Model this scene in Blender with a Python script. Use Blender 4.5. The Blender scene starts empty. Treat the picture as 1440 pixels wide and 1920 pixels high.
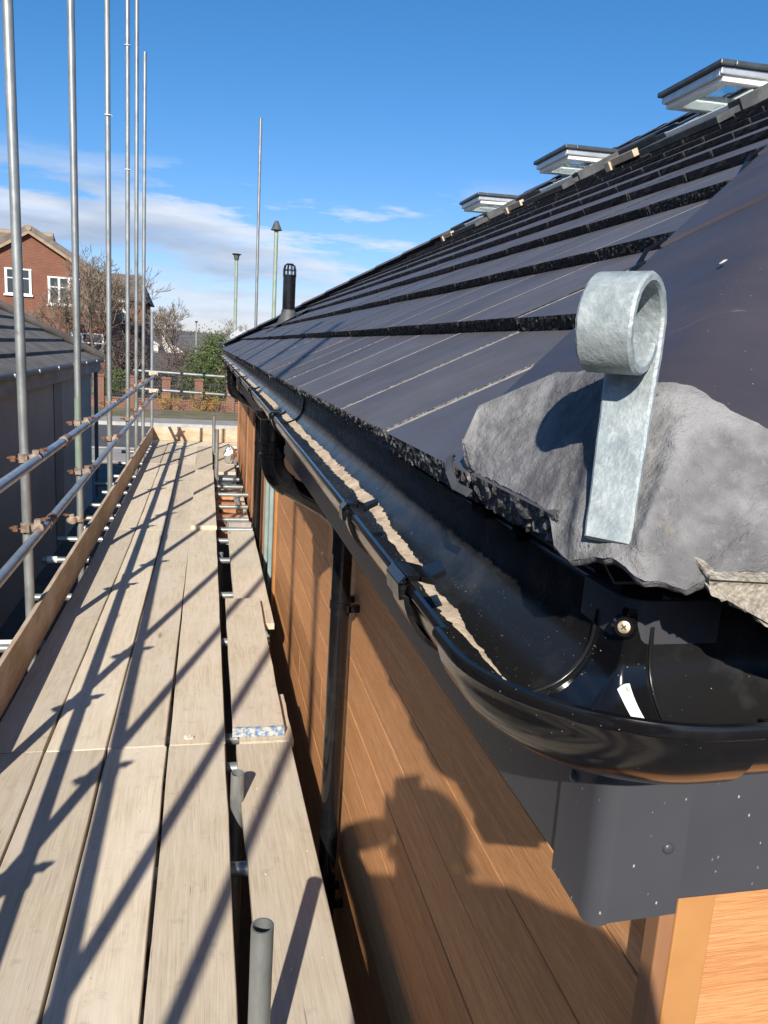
import bpy, bmesh, math, random
from mathutils import Vector, Matrix, noise
random.seed(7)
S = bpy.context.scene
COL = S.collection
PI = math.pi
# ------------------------------------------------------------------ camera
# world: +Y along the eaves, +X into the building, camera near the gutter corner at the origin, ground at GZ
FPX, VPX, VPY, ROLL = 1480.0, 388.0, 640.0, math.radians(3.5)
Yc = Vector((VPX - 720, -(VPY - 960), -FPX)).normalized()
Hc = Vector((math.cos(ROLL), -math.sin(ROLL), 0))
Zc = Hc.cross(Yc).normalized()
Xc = Yc.cross(Zc)
cd = bpy.data.cameras.new('camera'); cam = bpy.data.objects.new('camera', cd); COL.objects.link(cam)
cam.matrix_world = Matrix((Xc, Yc, Zc)).to_4x4()
cd.sensor_fit = 'HORIZONTAL'; cd.sensor_width = 36; cd.lens = 36 * FPX / 1440
cd.clip_start = 0.01; cd.clip_end = 3000
S.camera = cam
# ------------------------------------------------------------------ light
AZ, EL = math.radians(17.3), math.radians(30.7)     # light travels towards (+X sin AZ, +Y cos AZ, down)
LDIR = Vector((math.sin(AZ) * math.cos(EL), math.cos(AZ) * math.cos(EL), -math.sin(EL)))
sd = bpy.data.lights.new('sun', 'SUN'); sun = bpy.data.objects.new('sun', sd); COL.objects.link(sun)
sd.energy = 3.5; sd.angle = math.radians(0.53); sd.color = (1.0, 0.93, 0.82)
sun.rotation_euler = LDIR.to_track_quat('-Z', 'Y').to_euler(); sun.location = (-20, -40, 30)
W = bpy.data.worlds.new('World'); S.world = W; W.use_nodes = True
wn, wl = W.node_tree.nodes, W.node_tree.links
wn.clear()
def wnode(t, **k):
    n = wn.new(t)
    for a, b in k.items(): setattr(n, a, b)
    return n
sky = wnode('ShaderNodeTexSky', sky_type='NISHITA', sun_disc=False)
sky.sun_elevation = EL
sky.sun_rotation = math.atan2(-LDIR.x, -LDIR.y)      # the sun stands behind the camera
sky.air_density = 1.0; sky.dust_density = 0.35; sky.ozone_density = 2.2; sky.altitude = 50
tc = wnode('ShaderNodeTexCoord')
sep = wnode('ShaderNodeSeparateXYZ'); wl.new(tc.outputs['Generated'], sep.inputs[0])
def wmath(op, a, b=None, clamp=False):
    n = wnode('ShaderNodeMath', operation=op, use_clamp=clamp)
    for i, q in enumerate((a, b)):
        if q is None: continue
        if isinstance(q, (int, float)): n.inputs[i].default_value = q
        else: wl.new(q, n.inputs[i])
    return n.outputs[0]
azm = wmath('ARCTAN2', sep.outputs[0], sep.outputs[1])
comb = wnode('ShaderNodeCombineXYZ')
wl.new(wmath('ADD', wmath('MULTIPLY', azm, 2.7), 0.26), comb.inputs[0])
wl.new(wmath('MULTIPLY', sep.outputs[2], 15.0), comb.inputs[1]); comb.inputs[2].default_value = 107
cn = wnode('ShaderNodeTexNoise'); cn.inputs['Scale'].default_value = 1.35; cn.inputs['Detail'].default_value = 6; cn.inputs['Roughness'].default_value = 0.6
wl.new(comb.outputs[0], cn.inputs['Vector'])
# clouds sit in a belt low over the horizon, all the way round
def ramp(pts, src):
    r = wnode('ShaderNodeValToRGB'); e = r.color_ramp.elements
    while len(e) < len(pts): e.new(0.5)
    for i, (p, v) in enumerate(pts): e[i].position = p; e[i].color = (v, v, v, 1)
    wl.new(src, r.inputs[0]); return r.outputs[0]
belt = ramp([(0.0, 0.25), (0.03, 0.8), (0.08, 1.0), (0.15, 1.0), (0.205, 0.0)], sep.outputs[2])
cl = ramp([(0.455, 0.0), (0.52, 0.7), (0.60, 1.0)], cn.outputs[0])
mask = wmath('MULTIPLY', wmath('MULTIPLY', belt, cl), 0.85, True)
# cloud tone: lit tops, greyer bases (from the same noise sampled a little higher)
comb2 = wnode('ShaderNodeVectorMath', operation='ADD'); wl.new(comb.outputs[0], comb2.inputs[0]); comb2.inputs[1].default_value = (0.03, 0.32, 0)
cn2 = wnode('ShaderNodeTexNoise'); cn2.inputs['Scale'].default_value = 1.35; cn2.inputs['Detail'].default_value = 5; wl.new(comb2.outputs[0], cn2.inputs['Vector'])
tone = wnode('ShaderNodeValToRGB'); te = tone.color_ramp.elements
te[0].position = 0.42; te[0].color = (6.4, 6.6, 7.0, 1); te[1].position = 0.62; te[1].color = (3.3, 3.8, 4.7, 1)
wl.new(cn2.outputs[0], tone.inputs[0])
# clear, deep spring-sky blue: the red channel falls off faster than the physical sky's
ss = wnode('ShaderNodeSeparateColor'); wl.new(sky.outputs[0], ss.inputs[0]); sc_ = wnode('ShaderNodeCombineColor')
wl.new(wmath('MULTIPLY', wmath('POWER', ss.outputs[0], 1.5), 0.235), sc_.inputs[0]); wl.new(wmath('MULTIPLY', ss.outputs[1], 0.70), sc_.inputs[1]); wl.new(ss.outputs[2], sc_.inputs[2])
mx = wnode('ShaderNodeMix', data_type='RGBA'); wl.new(mask, mx.inputs[0]); wl.new(sc_.outputs[0], mx.inputs[6]); wl.new(tone.outputs[0], mx.inputs[7])
bg = wnode('ShaderNodeBackground'); bg.inputs[1].default_value = 0.068
wl.new(mx.outputs[2], bg.inputs[0])
wo = wnode('ShaderNodeOutputWorld'); wl.new(bg.outputs[0], wo.inputs[0])
S.cycles.max_bounces = 7; S.cycles.diffuse_bounces = 3; S.cycles.glossy_bounces = 3
S.view_settings.view_transform = 'Standard'; S.view_settings.look = 'None'
S.view_settings.exposure = 1.0; S.view_settings.gamma = 1.0; S.view_settings.use_curve_mapping = False
# ------------------------------------------------------------------ materials
MATS = {}
class NT:
    def __init__(s, name):
        s.m = bpy.data.materials.new(name); s.m.use_nodes = True
        s.n, s.l = s.m.node_tree.nodes, s.m.node_tree.links
        s.b = s.n['Principled BSDF']; MATS[name] = s.m
        tcn = s.n.new('ShaderNodeTexCoord'); oi = s.n.new('ShaderNodeObjectInfo'); s.oi = oi
        mu = s.n.new('ShaderNodeMath'); mu.operation = 'MULTIPLY'; mu.inputs[1].default_value = 37.0
        s.l.new(oi.outputs['Random'], mu.inputs[0])
        ad = s.n.new('ShaderNodeVectorMath'); ad.operation = 'ADD'
        s.l.new(tcn.outputs['Object'], ad.inputs[0]); s.l.new(mu.outputs[0], ad.inputs[1])
        s.co = ad.outputs[0]; s.raw = tcn.outputs['Object']
    def mapped(s, sc, src=None):
        v = s.n.new('ShaderNodeVectorMath'); v.operation = 'MULTIPLY'; s.l.new(src or s.co, v.inputs[0]); v.inputs[1].default_value = sc; return v.outputs[0]
    def noise(s, scale, detail=5, rough=0.55, stretch=(1, 1, 1), src=None, dist=0):
        t = s.n.new('ShaderNodeTexNoise'); t.inputs['Scale'].default_value = scale; t.inputs['Detail'].default_value = min(detail, 4)
        t.inputs['Roughness'].default_value = rough; t.inputs['Distortion'].default_value = dist
        s.l.new(s.mapped(stretch, src), t.inputs['Vector']); return t.outputs[0]
    def voro(s, scale, stretch=(1, 1, 1), feature='F1', out='Distance'):
        t = s.n.new('ShaderNodeTexVoronoi'); t.feature = feature; t.inputs['Scale'].default_value = scale
        s.l.new(s.mapped(stretch), t.inputs['Vector']); return t.outputs[out]
    def ramp(s, src, pts):
        r = s.n.new('ShaderNodeValToRGB'); e = r.color_ramp.elements
        while len(e) < len(pts): e.new(0.5)
        for i, (p, c) in enumerate(pts):
            e[i].position = p; e[i].color = (c, c, c, 1) if isinstance(c, (int, float)) else (*c, 1)
        s.l.new(src, r.inputs[0]); return r.outputs[0]
    def mix(s, fac, a, b, mode='MIX'):
        x = s.n.new('ShaderNodeMix'); x.data_type = 'RGBA'; x.blend_type = mode
        for i, q in ((0, fac), (6, a), (7, b)):
            if isinstance(q, (int, float)): x.inputs[i].default_value = q
            elif isinstance(q, tuple): x.inputs[i].default_value = (*q, 1)
            else: s.l.new(q, x.inputs[i])
        return x.outputs[2]
    def math(s, op, a, b=0.0):
        x = s.n.new('ShaderNodeMath'); x.operation = op
        for i, q in enumerate((a, b)):
            if isinstance(q, (int, float)): x.inputs[i].default_value = q
            else: s.l.new(q, x.inputs[i])
        return x.outputs[0]
    def col(s, c):
        if isinstance(c, tuple): s.b.inputs['Base Color'].default_value = (*c, 1)
        else: s.l.new(c, s.b.inputs['Base Color'])
    def tint(s, c, lo=0.85, hi=1.12):     # every object its own slight shade
        r = s.ramp(s.oi.outputs['Random'], [(0, lo), (1, hi)]); return s.mix(1.0, c, r, 'MULTIPLY')
    def rough(s, r):
        if isinstance(r, (int, float)): s.b.inputs['Roughness'].default_value = r
        else: s.l.new(r, s.b.inputs['Roughness'])
    def metal(s, v): s.b.inputs['Metallic'].default_value = v
    def bump(s, h, strength=0.4, dist=0.004):
        b = s.n.new('ShaderNodeBump'); b.inputs['Strength'].default_value = strength; b.inputs['Distance'].default_value = dist
        if not hasattr(s, 'lastb'): s.lastb = None
        if s.lastb: s.l.new(s.lastb, b.inputs['Normal'])
        s.l.new(h, b.inputs['Height']); s.lastb = b.outputs[0]; s.l.new(b.outputs[0], s.b.inputs['Normal'])
def simple(name, c1, c2, scale=6, rough=0.6, metal=0.0, bump=0.0, bscale=60, bdist=0.003, stretch=(1, 1, 1), tint=None, detail=6, lo=0.35, hi=0.65, spec=None):
    t = NT(name); n = t.noise(scale, detail, 0.6, stretch)
    c = t.ramp(n, [(lo, c1), (hi, c2)])
    if tint: c = t.tint(c, *tint)
    t.col(c); t.rough(rough); t.metal(metal)
    if bump: t.bump(t.noise(bscale, 4, 0.6, stretch), bump, bdist)
    if spec is not None: t.b.inputs['Specular IOR Level'].default_value = spec
    return t
def board_mat(name, ca, cb, cc):
    t = NT(name)
    g1 = t.noise(9, 6, 0.65, (5, 0.35, 5), dist=0.6)
    g2 = t.noise(60, 3, 0.6, (3, 0.12, 3))
    c = t.ramp(g1, [(0.3, ca), (0.5, cb), (0.7, cc)])
    c = t.mix(t.ramp(g2, [(0.35, 0.28), (0.6, 0.0)]), c, tuple(x * 0.66 for x in ca))
    g3 = t.noise(130, 2, 0.6, (3, 0.045, 3)); c = t.mix(t.ramp(g3, [(0.30, 0.55), (0.46, 0.0)]), c, tuple(x * 0.6 for x in ca))
    sp = t.noise(26, 3, 0.5, (3, 0.09, 3), dist=0.4); spl = t.ramp(sp, [(0.245, 1.0), (0.27, 0.0)]); c = t.mix(spl, c, tuple(x * 0.22 for x in ca))
    st = t.noise(3.2, 5, 0.65, (1.3, 0.8, 1))
    c = t.mix(t.ramp(st, [(0.42, 0.0), (0.66, 0.6)]), c, (0.68, 0.60, 0.50))         # cement dust
    dk = t.noise(14, 4, 0.7)
    c = t.mix(t.ramp(dk, [(0.58, 0.0), (0.74, 0.5)]), c, tuple(x * 0.58 for x in cb))
    kn = t.voro(2.3, (2.2, 0.55, 1))
    c = t.mix(t.ramp(kn, [(0.035, 0.75), (0.075, 0.0)]), c, tuple(x * 0.45 for x in ca))
    c = t.tint(c, 0.78, 1.12)
    t.col(c); t.rough(0.85); t.b.inputs['Specular IOR Level'].default_value = 0.2
    t.bump(g2, 0.4, 0.0015); t.bump(g3, 0.5, 0.0012); t.bump(g1, 0.25, 0.003)
board_mat('weathered board', (0.57, 0.475, 0.35), (0.655, 0.56, 0.425), (0.71, 0.62, 0.48))
board_mat('toe board wood', (0.40, 0.28, 0.175), (0.50, 0.365, 0.24), (0.57, 0.43, 0.29))
def galv(name, c1, c2, sc=14, rough=0.42, metal=0.55):
    t = NT(name)
    c = t.ramp(t.noise(sc, 6, 0.65, (1, 1, 0.35)), [(0.3, c1), (0.68, c2)])
    c = t.mix(t.ramp(t.noise(5, 5, 0.7), [(0.6, 0.0), (0.78, 0.55)]), c, (0.46, 0.45, 0.42))
    c = t.mix(t.ramp(t.noise(11, 5, 0.7), [(0.66, 0.0), (0.8, 0.6)]), c, (0.13, 0.075, 0.045))
    t.col(t.tint(c, 0.9, 1.1)); t.rough(t.ramp(t.noise(9, 3), [(0.3, rough - 0.1), (0.7, rough + 0.14)])); t.metal(metal)
    t.bump(t.noise(45, 3), 0.15, 0.002)
galv('galvanised tube', (0.21, 0.225, 0.225), (0.34, 0.36, 0.35))
galv('tube bright', (0.30, 0.335, 0.365), (0.42, 0.45, 0.475), rough=0.36)
t = NT('hip iron zinc')
v = t.voro(130, (1, 1, 1)); n1 = t.noise(38, 6, 0.7)
c = t.ramp(n1, [(0.3, (0.24, 0.285, 0.295)), (0.5, (0.345, 0.395, 0.40)), (0.68, (0.46, 0.50, 0.495))])
c = t.mix(t.ramp(t.noise(160, 3), [(0.56, 0.0), (0.70, 0.5)]), c, (0.55, 0.58, 0.58)); c = t.mix(t.ramp(t.noise(75, 4, 0.7), [(0.5, 0.0), (0.66, 0.5)]), c, (0.19, 0.22, 0.235))
c = t.mix(t.ramp(t.noise(21, 6, 0.75), [(0.55, 0.0), (0.72, 0.5)]), c, (0.20, 0.23, 0.24))
t.col(c); t.metal(0.22); t.rough(0.5); t.bump(t.noise(220, 4, 0.6), 0.7, 0.0012); t.bump(n1, 0.3, 0.002)
simple('rusty coupler', (0.15, 0.075, 0.04), (0.36, 0.30, 0.24), 22, 0.75, 0.25, 0.4, 120, 0.002, tint=(0.8, 1.2))
simple('rust bolt', (0.09, 0.038, 0.02), (0.20, 0.095, 0.05), 40, 0.8, 0.1)
# roof tiles: smooth dark plum-grey faces, rough nose
def tile_mat(name, ca, cb, cc):
    t = NT(name)
    c = t.ramp(t.noise(7, 6, 0.6), [(0.3, ca), (0.7, cb)])
    sc = t.noise(26, 7, 0.75, (0.35, 3.0, 0.35), dist=0.8)
    c = t.mix(t.ramp(sc, [(0.66, 0.0), (0.8, 0.5)]), c, (0.36, 0.345, 0.34))
    c = t.mix(t.ramp(t.voro(75), [(0.035, 0.55), (0.06, 0.0)]), c, (0.34, 0.32, 0.31))
    c = t.mix(t.ramp(t.noise(2.3, 5, 0.6), [(0.45, 0.0), (0.75, 0.3)]), c, cc)
    t.col(t.tint(c, 0.88, 1.12)); t.rough(t.ramp(t.noise(11, 4), [(0.3, 0.46), (0.7, 0.62)])); t.bump(t.noise(160, 4), 0.14, 0.001)
    t.b.inputs['Specular IOR Level'].default_value = 0.45
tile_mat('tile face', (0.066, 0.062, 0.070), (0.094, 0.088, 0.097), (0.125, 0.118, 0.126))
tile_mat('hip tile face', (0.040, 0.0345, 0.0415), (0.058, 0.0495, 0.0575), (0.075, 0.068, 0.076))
t = NT('tile nose')
n1 = t.noise(130, 6, 0.72); v = t.voro(150)
c = t.ramp(n1, [(0.36, (0.006, 0.006, 0.007)), (0.55, (0.020, 0.019, 0.022)), (0.70, (0.085, 0.082, 0.083)), (0.82, (0.24, 0.225, 0.21))])
t.col(c); t.rough(0.62); t.bump(n1, 1.0, 0.006); t.bump(v, 0.8, 0.003)
t = NT('eave tile nose')
n1 = t.noise(150, 6, 0.75); v = t.voro(170)
c = t.ramp(n1, [(0.33, (0.018, 0.018, 0.019)), (0.47, (0.085, 0.083, 0.086)), (0.60, (0.21, 0.205, 0.205)), (0.76, (0.45, 0.43, 0.40))])
t.col(c); t.rough(0.7); t.bump(n1, 1.0, 0.006); t.bump(v, 0.8, 0.003)
t = NT('tile joint dust')
c = t.ramp(t.noise(60, 5, 0.7), [(0.30, (0.17, 0.155, 0.135)), (0.5, (0.36, 0.33, 0.285)), (0.72, (0.50, 0.465, 0.40))])
t.col(c); t.rough(0.95); t.bump(t.noise(220, 4), 0.6, 0.002)
t = NT('mortar')
n1 = t.noise(9, 7, 0.7); n2 = t.noise(120, 6, 0.75, (1, 1, 1))
c = t.ramp(n1, [(0.3, (0.085, 0.084, 0.09)), (0.48, (0.16, 0.158, 0.162)), (0.62, (0.285, 0.282, 0.284))])
c = t.mix(t.ramp(n2, [(0.55, 0.0), (0.72, 0.55)]), c, (0.28, 0.272, 0.265))
c = t.mix(t.ramp(t.noise(16, 6, 0.7), [(0.64, 0.0), (0.78, 0.7)]), c, (0.40, 0.33, 0.25))
c = t.mix(t.ramp(t.noise(60, 5, 0.7), [(0.66, 0.0), (0.74, 0.8)]), c, (0.045, 0.042, 0.042))
t.col(c); t.rough(0.95); t.b.inputs['Specular IOR Level'].default_value = 0.1
t.bump(n2, 0.8, 0.0022); t.bump(t.noise(340, 4, 0.7), 0.9, 0.0018); t.bump(t.noise(60, 5, 0.7, (1, 1, 0.3)), 0.3, 0.002)
t = NT('broken concrete')
d = t.voro(170)
c = t.ramp(t.noise(150, 6, 0.75), [(0.3, (0.14, 0.12, 0.095)), (0.5, (0.30, 0.265, 0.215)), (0.7, (0.46, 0.41, 0.34))])
t.col(c); t.rough(0.95); t.bump(t.voro(330), 0.7, 0.0018); t.bump(t.noise(420, 4), 0.6, 0.001)
# black plastic rainwater goods
def pvc(name, base, r, dust=0.5, scr=True):
    t = NT(name)
    m1 = t.ramp(t.noise(13, 7, 0.7, (1, 0.6, 1)), [(0.5, 0.0), (0.82, dust)])
    sp = t.ramp(t.voro(190), [(0.05, 1.0), (0.09, 0.0)])
    spm = t.math('MULTIPLY', sp, t.ramp(t.noise(24, 4), [(0.5, 0.0), (0.62, 0.8)]))
    c = t.mix(m1, base, tuple(x + 0.055 for x in base)); c = t.mix(spm, c, (0.38, 0.36, 0.32))
    t.col(c); t.rough(t.ramp(t.noise(21, 6, 0.7), [(0.35, r), (0.8, r + 0.16)]))
    t.bump(t.noise(7, 2), 0.06, 0.003)
    if scr: t.bump(t.noise(140, 4), 0.07, 0.001)
pvc('black plastic', (0.006, 0.006, 0.007), 0.07, 0.2)
pvc('gutter inside', (0.012, 0.012, 0.0125), 0.2, 0.6); MATS['gutter inside'].node_tree.nodes['Principled BSDF'].inputs['Specular IOR Level'].default_value = 0.16
pvc('black plastic clean', (0.006, 0.006, 0.007), 0.1, 0.15, False)
t = NT('fascia plastic')
c = t.ramp(t.noise(6, 4), [(0.3, (0.046, 0.047, 0.055)), (0.7, (0.062, 0.063, 0.073))])
sp = t.ramp(t.voro(120, (1, 1, 0.55)), [(0.06, 1.0), (0.10, 0.0)])
spm = t.math('MULTIPLY', sp, t.ramp(t.noise(9, 5), [(0.44, 0.0), (0.56, 0.85)]))
c = t.mix(spm, c, (0.48, 0.48, 0.48))
c = t.mix(t.ramp(t.noise(40, 5, 0.75, (1, 1, 0.15)), [(0.68, 0.0), (0.8, 0.25)]), c, (0.22, 0.22, 0.23))
t.col(c); t.rough(0.38); t.bump(t.noise(5, 3), 0.05, 0.004); t.bump(sp, 0.3, 0.0008)
# cedar-look cladding
def clad(name, ca, cb, cc, st):
    t = NT(name)
    w1 = t.noise(14, 5, 0.6, st, dist=1.2); w2 = t.noise(170, 3, 0.6, st, dist=0.5)
    c = t.ramp(w1, [(0.28, ca), (0.5, cb), (0.72, cc)])
    c = t.mix(t.ramp(w2, [(0.38, 0.45), (0.6, 0.0)]), c, tuple(x * 0.55 for x in ca))
    t.col(t.tint(c, 0.84, 1.14)); t.rough(0.62); t.b.inputs['Specular IOR Level'].default_value = 0.25
    t.bump(w2, 0.9, 0.0018); t.bump(w1, 0.35, 0.003)
CA, CB, CC = (0.56, 0.25, 0.10), (0.66, 0.315, 0.132), (0.73, 0.375, 0.175)
clad('cladding side', CA, CB, CC, (1, 0.10, 2.4)); clad('cladding end', CA, CB, CC, (0.10, 1, 2.4))
simple('orange trim', (0.40, 0.185, 0.06), (0.46, 0.225, 0.08), 8, 0.5, bump=0.05, bscale=40)
simple('brown trim', (0.24, 0.115, 0.055), (0.32, 0.155, 0.075), 14, 0.6, stretch=(1, 1, 0.15))
simple('teal frame', (0.20, 0.27, 0.26), (0.27, 0.33, 0.32), 8, 0.4)
simple('soffit plastic', (0.04, 0.04, 0.045), (0.055, 0.055, 0.06), 8, 0.5)
t = NT('window glass'); t.col((0.03, 0.045, 0.05)); t.rough(0.05); t.b.inputs['Specular IOR Level'].default_value = 0.7
t = NT('clear glass'); t.col((0.75, 0.85, 0.85)); t.rough(0.02); t.b.inputs['Transmission Weight'].default_value = 0.9; t.b.inputs['IOR'].default_value = 1.1
simple('window cladding metal', (0.075, 0.085, 0.09), (0.12, 0.13, 0.135), 12, 0.4, 0.6)
simple('aluminium bright', (0.50, 0.52, 0.53), (0.62, 0.64, 0.65), 12, 0.35, 0.55)
simple('white painted wood', (0.70, 0.72, 0.70), (0.80, 0.81, 0.79), 6, 0.5)
simple('lead flashing', (0.05, 0.054, 0.058), (0.095, 0.10, 0.10), 14, 0.6, 0.2)
simple('batten wood', (0.46, 0.36, 0.25), (0.60, 0.49, 0.36), 18, 0.85)
simple('screw zinc', (0.36, 0.28, 0.17), (0.60, 0.50, 0.34), 300, 0.35, 0.7)
t = NT('screw recess'); t.col((0.03, 0.028, 0.02)); t.rough(0.6)
t = NT('white sticker'); t.col((0.80, 0.80, 0.77)); t.rough(0.45)
t = NT('dark ink'); t.col((0.03, 0.03, 0.035)); t.rough(0.6)
t = NT('sediment')
n1 = t.noise(45, 6, 0.7, (1, 0.7, 1))
c = t.ramp(n1, [(0.28, (0.30, 0.225, 0.15)), (0.5, (0.54, 0.43, 0.31)), (0.72, (0.66, 0.55, 0.42))])
t.col(c); t.rough(0.9); t.bump(n1, 0.8, 0.004); t.bump(t.noise(260, 4), 0.4, 0.001)
simple('grit', (0.05, 0.048, 0.045), (0.30, 0.285, 0.26), 90, 0.7)
simple('mortar splat', (0.52, 0.47, 0.39), (0.70, 0.65, 0.56), 60, 0.95, bump=0.9, bscale=160, bdist=0.004)
t = NT('blue paint band'); n1 = t.noise(40, 5, 0.7)
t.col(t.ramp(n1, [(0.42, (0.10, 0.18, 0.34)), (0.50, (0.30, 0.35, 0.40)), (0.56, (0.50, 0.47, 0.42))])); t.rough(0.6)
simple('foil', (0.55, 0.58, 0.62), (0.78, 0.80, 0.82), 30, 0.25, 0.85, 0.8, 40, 0.01)
simple('loose brick', (0.42, 0.17, 0.075), (0.56, 0.27, 0.13), 16, 0.9, bump=0.5, bscale=120, tint=(0.75, 1.2))
simple('grey block', (0.30, 0.28, 0.25), (0.42, 0.39, 0.35), 16, 0.95, tint=(0.8, 1.15))
# surroundings
def brickmat(name, scale, c1, c2, cm, st=None):
    t = NT(name); b = t.n.new('ShaderNodeTexBrick'); b.inputs['Scale'].default_value = scale
    b.inputs['Color1'].default_value = (*c1, 1); b.inputs['Color2'].default_value = (*c2, 1); b.inputs['Mortar'].default_value = (*cm, 1)
    b.inputs['Mortar Size'].default_value = 0.012; b.inputs['Brick Width'].default_value = 0.225; b.inputs['Row Height'].default_value = 0.075
    s = t.n.new('ShaderNodeSeparateXYZ'); t.l.new(t.raw, s.inputs[0]); k = t.n.new('ShaderNodeCombineXYZ')
    t.l.new(t.math('ADD', s.outputs[0], s.outputs[1]), k.inputs[0]); t.l.new(s.outputs[2], k.inputs[1]); t.l.new(k.outputs[0], b.inputs['Vector'])
    c = t.mix(t.ramp(t.noise(1.2, 5), [(0.35, 0.0), (0.75, 0.35)]), b.outputs[0], tuple(x * 0.6 for x in c1))
    t.col(c); t.rough(0.9); return t
brickmat('red brick', 1.0, (0.17, 0.052, 0.028), (0.205, 0.07, 0.038), (0.19, 0.12, 0.085))
brickmat('wall brick', 1.0, (0.17, 0.066, 0.038), (0.22, 0.092, 0.055), (0.2, 0.15, 0.115))
simple('concrete roof tile', (0.10, 0.088, 0.076), (0.185, 0.165, 0.145), 3.5, 0.9, bump=0.4, bscale=40, bdist=0.01, detail=9, tint=(0.9, 1.1))
simple('house roof tile', (0.12, 0.10, 0.085), (0.18, 0.155, 0.13), 3.0, 0.9, detail=8)
simple('garage render', (0.27, 0.27, 0.265), (0.34, 0.34, 0.335), 0.8, 0.9, detail=8)
simple('garage door paint', (0.13, 0.14, 0.14), (0.16, 0.17, 0.17), 2, 0.7)
simple('aged fascia board', (0.19, 0.175, 0.165), (0.30, 0.285, 0.27), 7, 0.8, stretch=(1, 0.3, 1), detail=8)
simple('white joinery', (0.72, 0.72, 0.70), (0.82, 0.82, 0.80), 3, 0.5)
simple('verge timber', (0.26, 0.185, 0.12), (0.34, 0.25, 0.165), 5, 0.8)
simple('asphalt', (0.06, 0.06, 0.062), (0.10, 0.10, 0.10), 3, 0.9, bump=0.4, bscale=90, bdist=0.01, detail=9)
simple('paving', (0.24, 0.225, 0.205), (0.32, 0.30, 0.275), 2.5, 0.95, detail=9)
simple('kerb stone', (0.36, 0.345, 0.32), (0.46, 0.44, 0.41), 4, 0.9)
simple('yard ground', (0.075, 0.062, 0.05), (0.13, 0.11, 0.09), 0.6, 0.95, bump=0.6, bscale=14, bdist=0.03, detail=9)
simple('verge grass', (0.11, 0.10, 0.05), (0.20, 0.17, 0.105), 1.4, 0.95, bump=0.6, bscale=30, bdist=0.04, detail=9)
simple('bark', (0.095, 0.075, 0.055), (0.17, 0.14, 0.105), 9, 0.95, tint=(0.8, 1.2))
simple('twig', (0.13, 0.10, 0.075), (0.22, 0.175, 0.13), 3, 0.95, tint=(0.8, 1.2))
simple('bush leaf', (0.035, 0.065, 0.018), (0.13, 0.16, 0.045), 2.2, 0.7, lo=0.3, hi=0.7)
simple('purple twig', (0.075, 0.05, 0.045), (0.15, 0.105, 0.085), 2.5, 0.9)
simple('forsythia flower', (0.27, 0.16, 0.02), (0.46, 0.30, 0.04), 5, 0.8)
simple('iron railing', (0.015, 0.016, 0.018), (0.03, 0.03, 0.032), 6, 0.5)
simple('lamp post paint', (0.23, 0.29, 0.22), (0.31, 0.37, 0.29), 3, 0.55, 0.2)
simple('lamp head grey', (0.055, 0.06, 0.06), (0.10, 0.105, 0.105), 5, 0.5)
simple('hill woodland', (0.085, 0.075, 0.065), (0.17, 0.15, 0.135), 0.09, 0.95, detail=10)
simple('cream render', (0.52, 0.49, 0.43), (0.62, 0.59, 0.53), 1, 0.9)
simple('jacket', (0.03, 0.035, 0.05), (0.05, 0.055, 0.07), 8, 0.9)
simple('trousers', (0.045, 0.045, 0.05), (0.07, 0.07, 0.075), 8, 0.9)
simple('skin', (0.45, 0.26, 0.18), (0.55, 0.33, 0.24), 8, 0.55)
simple('hair', (0.03, 0.02, 0.014), (0.06, 0.04, 0.028), 60, 0.6)
simple('phone case', (0.015, 0.015, 0.017), (0.025, 0.025, 0.027), 8, 0.35)
simple('green paint', (0.13, 0.20, 0.125), (0.20, 0.24, 0.19), 8, 0.6)
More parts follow.
